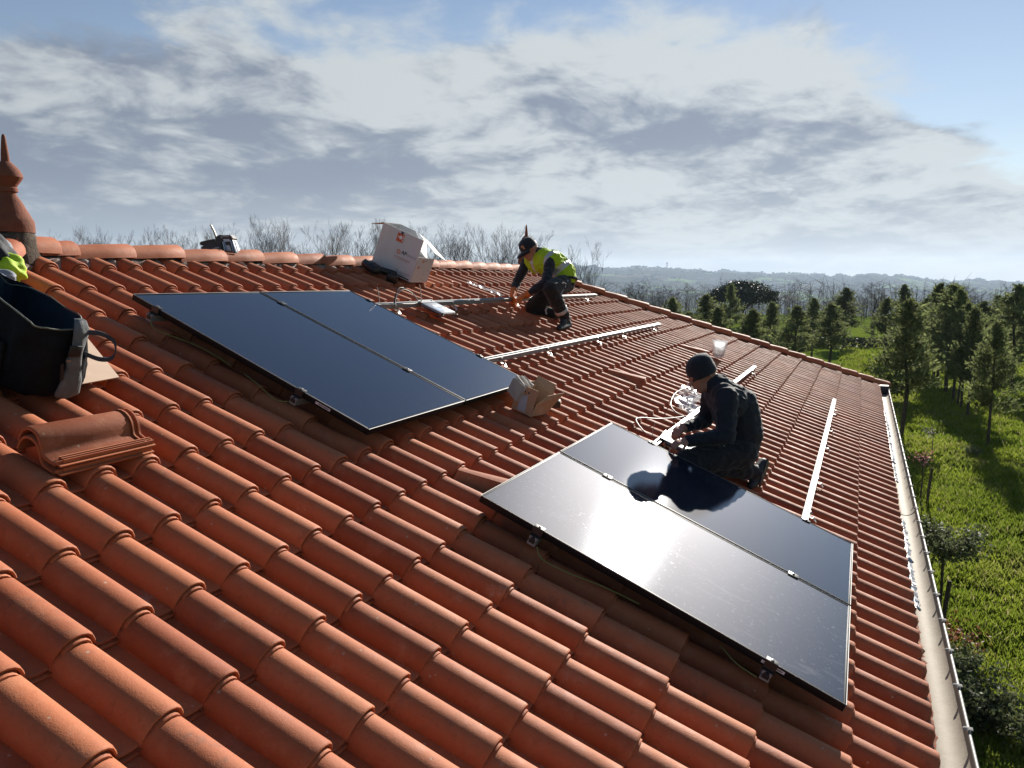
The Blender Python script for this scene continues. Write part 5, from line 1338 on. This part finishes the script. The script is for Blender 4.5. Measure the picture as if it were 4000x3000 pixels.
# ------------------------------------------------------------------ the two workers
from mathutils import noise as mnoise
def at(x, y, D): return CAM + (FW + RT*((x-2000)/FPX) + UPV*((1500-y)/FPX))*D
class Body:
    def __init__(s): s.c = []
    def cap(s, a, b, ra, rb, lab): s.c.append((Vector(a), Vector(b), ra, rb, lab)); return s
    def chain(s, pts, rs, lab):
        for i in range(len(pts)-1): s.cap(pts[i], pts[i+1], rs[i], rs[i+1], lab)
    def raw(s, grow=0.0, labs=None):
        mb = MB()
        for a, b, ra, rb, lab in s.c:
            if labs is not None and lab not in labs: continue
            ra += grow; rb += grow; d = b-a; L = d.length; d = d.normalized() if L > 1e-6 else Vector((0, 0, 1)); n = 12
            pts, rs = [], []
            for k in range(5): t = math.radians(90-90*k/4); pts.append(a-d*ra*math.sin(t)); rs.append(max(ra*math.cos(t), .0006))
            for k in range(5): t = math.radians(90*k/4); pts.append(b+d*rb*math.sin(t)); rs.append(max(rb*math.cos(t), .0006))
            mb.tube(pts, rs, n)
        return mb
    def remesh(s, name, voxel, grow=0.0, labs=None, smooth=2, wrinkle=None):
        me = s.raw(grow, labs).mesh(name); o = bpy.data.objects.new(name, me); col.objects.link(o)
        m = o.modifiers.new('r', 'REMESH'); m.mode = 'VOXEL'; m.voxel_size = voxel
        bpy.context.view_layer.update(); dg = bpy.context.evaluated_depsgraph_get(); me2 = bpy.data.meshes.new_from_object(o.evaluated_get(dg)); bpy.data.objects.remove(o)
        bm = bmesh.new(); bm.from_mesh(me2)
        for k in range(smooth): bmesh.ops.smooth_vert(bm, verts=bm.verts[:], factor=0.5, use_axis_x=True, use_axis_y=True, use_axis_z=True)
        bm.normal_update()
        V = np.array([v.co for v in bm.verts]); lab = s.label(V)
        if wrinkle:
            for v, l in zip(bm.verts, lab):
                k = wrinkle.get(l, 0)
                if k:
                    p = v.co*6.5; q = Vector((p.x*1.0, p.y*1.0, p.z*1.9)); w = (1-abs(mnoise.noise(q*1.5)))**3+.5*(1-abs(mnoise.noise(q*3.1+Vector((7, 3, 1)))))**3; v.co += v.normal*(w-.55)*k
        if wrinkle:
            for k in range(2): bmesh.ops.smooth_vert(bm, verts=bm.verts[:], factor=0.5, use_axis_x=True, use_axis_y=True, use_axis_z=True)
        bm.to_mesh(me2); bm.free(); me2.name = name; me2.shade_smooth()
        return me2
    def label(s, V):
        best = np.full(len(V), 1e9); lab = np.zeros(len(V), int)
        for a, b, ra, rb, l in s.c:
            a_ = np.array(a); d = np.array(b)-a_; L2 = float(d@d) or 1e-9; t = np.clip((V-a_)@d/L2, 0, 1)
            e = np.linalg.norm(V-a_-t[:, None]*d, axis=1)-(ra+(rb-ra)*t); k = e < best; best[k] = e[k]; lab[k] = l
        return lab
    def paint(s, me, mats):
        V = np.empty(len(me.vertices)*3, np.float32); me.vertices.foreach_get('co', V); V = V.reshape(-1, 3)
        C_ = np.array([V[list(p.vertices)].mean(0) for p in me.polygons]); lab = s.label(C_)
        me.materials.clear()
        for m in mats: me.materials.append(m)
        me.polygons.foreach_set('material_index', lab.astype(np.int32)); return C_, lab
SKIN, JACKET, TROUSER, GLOVE, BOOT, HEADL = 0, 1, 2, 3, 4, 5
def hand(B, w, d, pn, side, lab, curl=0.8, s=1.0):
    """palm, four unequal bent fingers and a thumb leaving the side of the palm"""
    d = d.normalized(); pn = (pn-d*pn.dot(d)).normalized(); sd = d.cross(pn)*side
    B.cap(w, w+d*.03*s, .027*s, .029*s, lab)
    for k in (-1, 0, 1): B.cap(w+d*.025*s+sd*.020*k*s, w+d*.085*s+sd*.026*k*s, .017*s, .015*s, lab)
    for k, (L1, L2) in enumerate(((.040, .036), (.046, .040), (.043, .037), (.034, .030))):
        b = w+d*.088*s+sd*(.033-.022*k)*s; m = b+(d*math.cos(curl*.6)+pn*math.sin(curl*.6)).normalized()*L1*s; e = m+(d*math.cos(curl*1.5)+pn*math.sin(curl*1.5)).normalized()*L2*s
        B.cap(b, m, .0105*s, .0095*s, lab); B.cap(m, e, .0095*s, .0080*s, lab)
    t0 = w+d*.030*s+sd*.030*s; t1 = t0+(d*.6+sd*.6+pn*.5).normalized()*.042*s; t2 = t1+(d*.8+pn*.6).normalized()*.032*s
    B.cap(t0, t1, .014*s, .0115*s, lab); B.cap(t1, t2, .0115*s, .009*s, lab)
def head(B, c, f, u, s=1.0):
    f = f.normalized(); u = (u-f*u.dot(f)).normalized(); sd = f.cross(u)
    B.cap(c+f*.018*s+u*.02*s, c-f*.022*s+u*.025*s, .083*s, .086*s, HEADL)
    B.cap(c+f*.045*s-u*.015*s, c+f*.058*s-u*.085*s, .056*s, .034*s, HEADL)                 # face and chin
    B.cap(c-f*.01*s-u*.05*s, c+f*.03*s-u*.075*s, .058*s, .045*s, HEADL)
    B.cap(c+f*.098*s+u*.004*s, c+f*.117*s-u*.028*s, .009*s, .0135*s, HEADL)                   # nose
    B.cap(c+f*.090*s+u*.016*s+sd*.03*s, c+f*.090*s+u*.016*s-sd*.03*s, .012*s, .012*s, HEADL)  # brow
    B.cap(c+f*.096*s-u*.056*s+sd*.014*s, c+f*.096*s-u*.056*s-sd*.014*s, .0085*s, .0085*s, HEADL)  # lips
    for k in (-1, 1): B.cap(c-f*.008*s+u*.005*s+sd*.086*k*s, c-f*.012*s-u*.025*s+sd*.084*k*s, .014*s, .010*s, HEADL)
    B.cap(c-f*.02*s-u*.05*s, c-f*.045*s-u*.14*s, .060*s, .062*s, SKIN)
    return f, u, sd
M_SKIN = material('skin', (0.36, 0.175, 0.12), 0.55, spec=0.4, var=0.12, vscale=30)
M_NAVY = material('navy_fleece', (0.012, 0.016, 0.025), 0.85, spec=0.25, var=0.25, vscale=12, bump=0.5, bscale=90, sheen=0.25)
M_NAVY2 = material('blue_grey_fleece', (0.013, 0.0175, 0.027), 0.8, spec=0.25, var=0.25, vscale=10, bump=0.5, bscale=80, sheen=0.12)
M_TROU = material('black_work_trousers', (0.013, 0.013, 0.015), 0.85, spec=0.25, var=0.3, vscale=10, bump=0.5, bscale=70, sheen=0.15)
M_TROU2 = material('dark_work_trousers', (0.010, 0.012, 0.017), 0.85, spec=0.25, var=0.3, vscale=10, bump=0.5, bscale=70, sheen=0.15)
M_GLOVE = material('orange_work_glove', (0.55, 0.15, 0.03), 0.75, var=0.25, vscale=30, bump=0.4, bscale=90)
M_BOOT = material('black_boot', (0.016, 0.016, 0.017), 0.6, spec=0.4, var=0.3, vscale=20)
M_CAP = material('navy_cap_cloth', (0.010, 0.014, 0.022), 0.8, spec=0.25, bump=0.3, bscale=120, sheen=0.2)
M_VEST = material('hi_vis_vest', (0.40, 0.60, 0.025), 0.75, spec=0.2, var=0.10, vscale=14, bump=0.45, bscale=35, trans=0.18)
M_REFL = material('reflective_tape', (0.42, 0.44, 0.46), 0.45, metal=0.2, spec=0.5)
M_BEARD = material('dark_beard', (0.05, 0.035, 0.028), 0.9)
def frame_mat(c, f, u):
    sd = f.cross(u); return Matrix(((sd.x, f.x, u.x, c.x), (sd.y, f.y, u.y, c.y), (sd.z, f.z, u.z, c.z), (0, 0, 0, 1)))
def boot(B, ankle, toe, heel, lab=BOOT):
    B.cap(ankle, heel, .047, .040, lab); B.cap(heel, toe, .040, .036, lab); B.cap(ankle, ankle.lerp(toe, .45), .044, .040, lab)

def worker_vest():
    B = Body(); Z = Vector((0, 0, 1))
    pel, abd, chest, nb = at(2204, 1102, 8.80), at(2196, 1066, 8.80), at(2160, 1032, 8.80), at(2112, 994, 8.80)
    hn, hf = at(2196, 1112, 8.68), at(2190, 1108, 8.94)
    sn, sf = at(2152, 1020, 8.62), at(2062, 1020, 8.98)
    B.cap(hn, hf, .105, .105, TROUSER); B.cap(pel, abd, .125, .128, TROUSER)
    B.cap(abd, chest, .128, .138, JACKET); B.cap(chest, nb, .138, .085, JACKET); B.cap(sn, sf, .066, .066, JACKET); B.cap(chest.lerp(sn, .5), chest.lerp(sf, .5), .115, .115, JACKET)
    en, wn = at(2132, 1102, 8.48), at(2058, 1152, 8.62); ef, wf = at(2018, 1104, 9.03), at(2006, 1140, 8.92)
    B.chain([sn, sn.lerp(en, .5), en], [.066, .058, .052], JACKET); B.chain([en, en.lerp(wn, .4), wn], [.052, .047, .036], JACKET)
    B.chain([sf, sf.lerp(ef, .5), ef], [.066, .058, .052], JACKET); B.chain([ef, ef.lerp(wf, .4), wf], [.052, .047, .036], JACKET)
    kn, an = at(2150, 1128, 8.38), at(2208, 1246, 8.66)
    B.chain([hn, hn.lerp(kn, .55), kn], [.112, .102, .082], TROUSER); B.chain([kn, kn.lerp(an, .35), an.lerp(kn, .06)], [.082, .078, .064], TROUSER)
    kf, af = at(2080, 1200, 8.92), at(2165, 1226, 8.98)
    B.chain([hf, hf.lerp(kf, .55), kf], [.115, .112, .088], TROUSER); B.chain([kf, kf.lerp(af, .4), af], [.070, .064, .052], TROUSER)
    boot(B, an, at(2184, 1282, 8.46), at(2222, 1268, 8.78)); boot(B, af, at(2150, 1246, 8.98), at(2192, 1226, 9.02))
    hand(B, wn, at(2022, 1166, 8.66)-wn, Vector((0, 0, -1))+FW*.3, 1, GLOVE, 1.0, 1.32); hand(B, wf, at(1996, 1172, 8.82)-wf, RT*.6+Vector((0, 0, -.3)), -1, GLOVE, 1.0, 1.32)
    B.cap(wn.lerp(en, .12), wn, .045, .042, GLOVE); B.cap(wf.lerp(ef, .12), wf, .045, .042, GLOVE)
    hc = at(2068, 972, 8.78); f, u, sd = head(B, hc, -RT*.74-Z*.56-FW*.32, Z*.8-RT*.45-FW*.1, 1.02)
    root = empty('person', Matrix.Translation(at(2200, 1275, 8.7)), 'person in a yellow-green vest and navy cap, crouching over the topmost rail', 'person')
    Mi = root.matrix_world.inverted()
    me = B.remesh('body', .0085, 0, None, 1, {JACKET: .011, TROUSER: .012, GLOVE: .002})
    B.paint(me, [M_SKIN, M_NAVY, M_TROU, M_GLOVE, M_BOOT, M_SKIN]); o = link_mesh('body', me, None, root, Mi)
    # vest: follows the torso, bands of reflective tape
    T = Body(); T.cap(pel.lerp(abd, .55), abd, .140, .140, 0); T.cap(abd, chest, .140, .150, 0); T.cap(chest, nb.lerp(chest, .18), .150, .090, 0); T.cap(chest.lerp(sn, .62), chest.lerp(sf, .62), .120, .120, 0); T.cap(sn.lerp(sf, .12), sf.lerp(sn, .12), .070, .070, 0)
    T.cap(nb.lerp(sn, .45), nb.lerp(sf, .45), .075, .075, 0); T.cap(chest-RT*.06+Z*-.03, abd-RT*.07-Z*.03, .10, .11, 0)
    vm = T.remesh('vest', .0095, .012, None, 2, {0: .016}); vm.materials.clear(); vm.materials.append(M_VEST); vm.materials.append(M_REFL)
    ax = (nb-pel).normalized(); lat = (sn-sf).normalized(); L = (nb-pel).length
    V = np.array([v.co for v in vm.vertices]); C_ = np.array([V[list(p.vertices)].mean(0) for p in vm.polygons]); t = (C_-np.array(pel))@np.array(ax)/L; q = (C_-np.array(chest))@np.array(lat)
    band = ((t > .26) & (t < .40)) | ((np.abs(np.abs(q)-.125) < .028) & (t > .66))
    vm.polygons.foreach_set('material_index', band.astype(np.int32)); link_mesh('vest', vm, None, root, Mi)
    # cap with brim and badge
    M = Mi @ frame_mat(hc+u*.030, f, u)
    cp = MB().lathe([(.104, -.022), (.105, .0), (.102, .035), (.088, .070), (.060, .095), (.025, .106), (.001, .108)], 24); cap = cp.build('cap', M_CAP, root, 60, M)
    br = MB(); rings = []
    for i in range(13):
        a = R(-78+13*i); rings.append([Vector((.100*math.sin(a), .085*math.cos(a)+.015, -.012)), Vector((.105*math.sin(a), .135*math.cos(a)+.025, -.020-.010*abs(math.sin(a)))), Vector((.092*math.sin(a), .175*math.cos(a)+.018, -.034-.018*abs(math.sin(a)))), Vector((.092*math.sin(a), .172*math.cos(a)+.018, -.040-.018*abs(math.sin(a)))), Vector((.100*math.sin(a), .10*math.cos(a)+.02, -.022))])
    br.loft(rings, True, 0, (True, True)); br.build('brim', M_CAP, cap, 50); MB().box((-.030, .098, .030), (.045, .004, .05), Matrix.Rotation(.32, 4, 'Z') , bevel=.001).build('badge', material('cap_badge', (.28, .17, .10), .6), cap)
    for k in (-1, 1): MB().ico((.032*k, .096, -.030), .010, 2).build('eye', M_BEARD, root, 60, M)
    # reflective tape and pale piping on the near leg
    d = (an-kn).normalized(); c = kn.lerp(an, .70); Mz = Mi @ Matrix.Translation(c) @ d.to_track_quat('Z', 'Y').to_matrix().to_4x4()
    MB().lathe([(.0755, -.024), (.0775, -.022), (.0765, .022), (.0745, .024)], 22, None).build('reflective_band', M_REFL, root, 50, Mz)
    out = (RT*.55-FW*.8).normalized(); pth = bez([hn+out*.105+Z*.04, hn.lerp(kn, .45)+RT*.095-FW*.03, kn.lerp(an, .25)+RT*.07-FW*.02, kn.lerp(an, .65)+RT*.066-FW*.012, an+RT*.055], 6)
    MB().tube([Mi @ p for p in pth], .0065, 6).build('piping', M_REFL, root, 60)
    c2 = kf.lerp(af, .55); pth = [c2+RT*.03-FW*.06+Z*.05, c2+RT*.01-FW*.07-Z*.0, c2+RT*.02-FW*.065-Z*.045]; MB().tube([Mi @ p for p in pth], .012, 6).build('reflective_band', M_REFL, root, 60)
    MB().tube([Mi @ (pel+(RT*math.cos(a)-FW*math.sin(a))*.150+Z*.035) for a in [2*math.pi*k/20 for k in range(21)]], .016, 6).build('belt', M_REFL if False else M_TROU, root, 60)
worker_vest()

def worker_beanie():
    B = Body(); Z = Vector((0, 0, 1))
    pel, abd, chest, nb = at(2888, 1752, 5.74), at(2888, 1680, 5.71), at(2868, 1592, 5.66), at(2808, 1510, 5.62)
    hn, hf = at(2888, 1770, 5.62), at(2884, 1758, 5.86); sn, sf = at(2836, 1556, 5.46), at(2780, 1536, 5.82)
    B.cap(hn, hf, .128, .122, TROUSER); B.cap(pel, abd, .150, .160, JACKET); B.cap(abd, chest, .160, .168, JACKET); B.cap(chest, nb, .168, .092, JACKET); B.cap(at(2900, 1690, 5.68), at(2884, 1585, 5.64), .150, .145, JACKET); B.cap(at(2884, 1585, 5.64), nb.lerp(chest, .25), .145, .105, JACKET)
    B.cap(sn, sf, .074, .072, JACKET); B.cap(chest.lerp(sn, .5), chest.lerp(sf, .5), .125, .122, JACKET); B.cap(abd.lerp(chest, .6)+RT*.02, chest.lerp(nb, .5)+RT*.045, .13, .10, JACKET)
    B.cap(nb, nb.lerp(at(2768, 1490, 5.61), .75), .088, .074, JACKET); B.cap(at(2826, 1540, 5.50), at(2786, 1524, 5.80), .082, .078, JACKET)
    en, wn = at(2838, 1702, 5.38), at(2690, 1722, 5.42); ef, wf = at(2752, 1648, 5.88), at(2676, 1668, 5.66)
    B.chain([sn, sn.lerp(en, .5), en], [.086, .074, .062], JACKET); B.chain([en, en.lerp(wn, .4), wn], [.062, .054, .040], JACKET)
    B.chain([sf, sf.lerp(ef, .5), ef], [.072, .062, .055], JACKET); B.chain([ef, ef.lerp(wf, .4), wf], [.055, .048, .037], JACKET)
    kn, an = at(2668, 1806, 5.42), at(2950, 1846, 5.72); kf, af = at(2755, 1780, 5.80), at(2905, 1815, 5.90)
    B.chain([hn, hn.lerp(kn, .5), kn], [.125, .110, .082], TROUSER); B.chain([kn, kn.lerp(an, .4), an], [.074, .068, .054], TROUSER)
    B.chain([hf, hf.lerp(kf, .5), kf], [.105, .092, .074], TROUSER); B.chain([kf, kf.lerp(af, .4), af], [.074, .066, .054], TROUSER)
    boot(B, an, at(2945, 1886, 5.70), at(2980, 1808, 5.80)); B.cap(at(2945, 1886, 5.70), at(2932, 1898, 5.66), .038, .030, BOOT); boot(B, af, at(2905, 1838, 5.86), at(2930, 1795, 5.94))
    hand(B, wn, at(2640, 1730, 5.40)-wn, Vector((0, 0, -1))-RT*.3, 1, SKIN, 1.1, 1.0); hand(B, wf, at(2636, 1690, 5.58)-wf, Vector((0, 0, -1))-RT*.2, -1, SKIN, 1.1, 1.0)
    hc = at(2744, 1462, 5.60); f, u, sd = head(B, hc, -RT*.80-Z*.42-FW*.22, Z*.9-RT*.36, 1.04)
    root = empty('person', Matrix.Translation(at(2880, 1860, 5.7)), 'person in a dark fleece and black beanie, kneeling beside the lower panels', 'person')
    Mi = root.matrix_world.inverted()
    me = B.remesh('body', .0080, 0, None, 1, {JACKET: .011, TROUSER: .012}); B.paint(me, [M_SKIN, M_NAVY2, M_TROU2, M_SKIN, M_BOOT, M_SKIN]); link_mesh('body', me, None, root, Mi)
    M = Mi @ frame_mat(hc+u*.022-f*.004, f, u)
    bn = MB().lathe([(.100, -.030), (.107, -.026), (.109, .0), (.107, .026), (.1045, .030), (.1055, .045), (.098, .078), (.078, .106), (.045, .122), (.015, .127), (.001, .127)], 26)
    rg = random.Random(3)
    bn.v = [tuple(Vector(v)+Vector(v).normalized()*.004*mnoise.noise(Vector(v)*38)+Vector((0, -.012*max(0, v[2]-.05)/.07, 0))) for v in bn.v]; bn.build('beanie', M_CAP, root, 70, M)
    for k in (-1, 1): MB().ico((.032*k, .098, -.024), .0105, 2).build('eye', M_BEARD, root, 60, M)
    # watch strap, pouch buttons and the sole of the near boot
    dn = (wn-en).normalized(); MB().lathe([(.043, -.012), (.045, -.010), (.045, .010), (.043, .012)], 18).build('cuff', M_NAVY2, root, 50, Mi @ Matrix.Translation(wn) @ dn.to_track_quat('Z', 'Y').to_matrix().to_4x4())
    h1, t1 = at(2994, 1806, 5.80), at(2962, 1896, 5.70); ax = (t1-h1); nrm = (RT*.8+Z*.35).normalized(); sdv = ax.normalized().cross(nrm).normalized()
    rings = []
    for i in range(9):
        t = i/8; w = .040+.006*math.sin(math.pi*t*1.6) if t < .95 else .03; c = h1+ax*t
        rings.append([Mi @ (c+sdv*w+nrm*.002), Mi @ (c+sdv*w+nrm*.020), Mi @ (c-sdv*w+nrm*.020), Mi @ (c-sdv*w+nrm*.002)])
    MB().loft(rings, True, 0, (True, True)).build('boot_sole', M_BLACK, root, 40)
    for x, y in ((2829, 1742), (2766, 1766)): MB().ico(Mi @ at(x, y, 5.45), .005, 1).build('button', M_STEEL, root, 60)
worker_beanie()
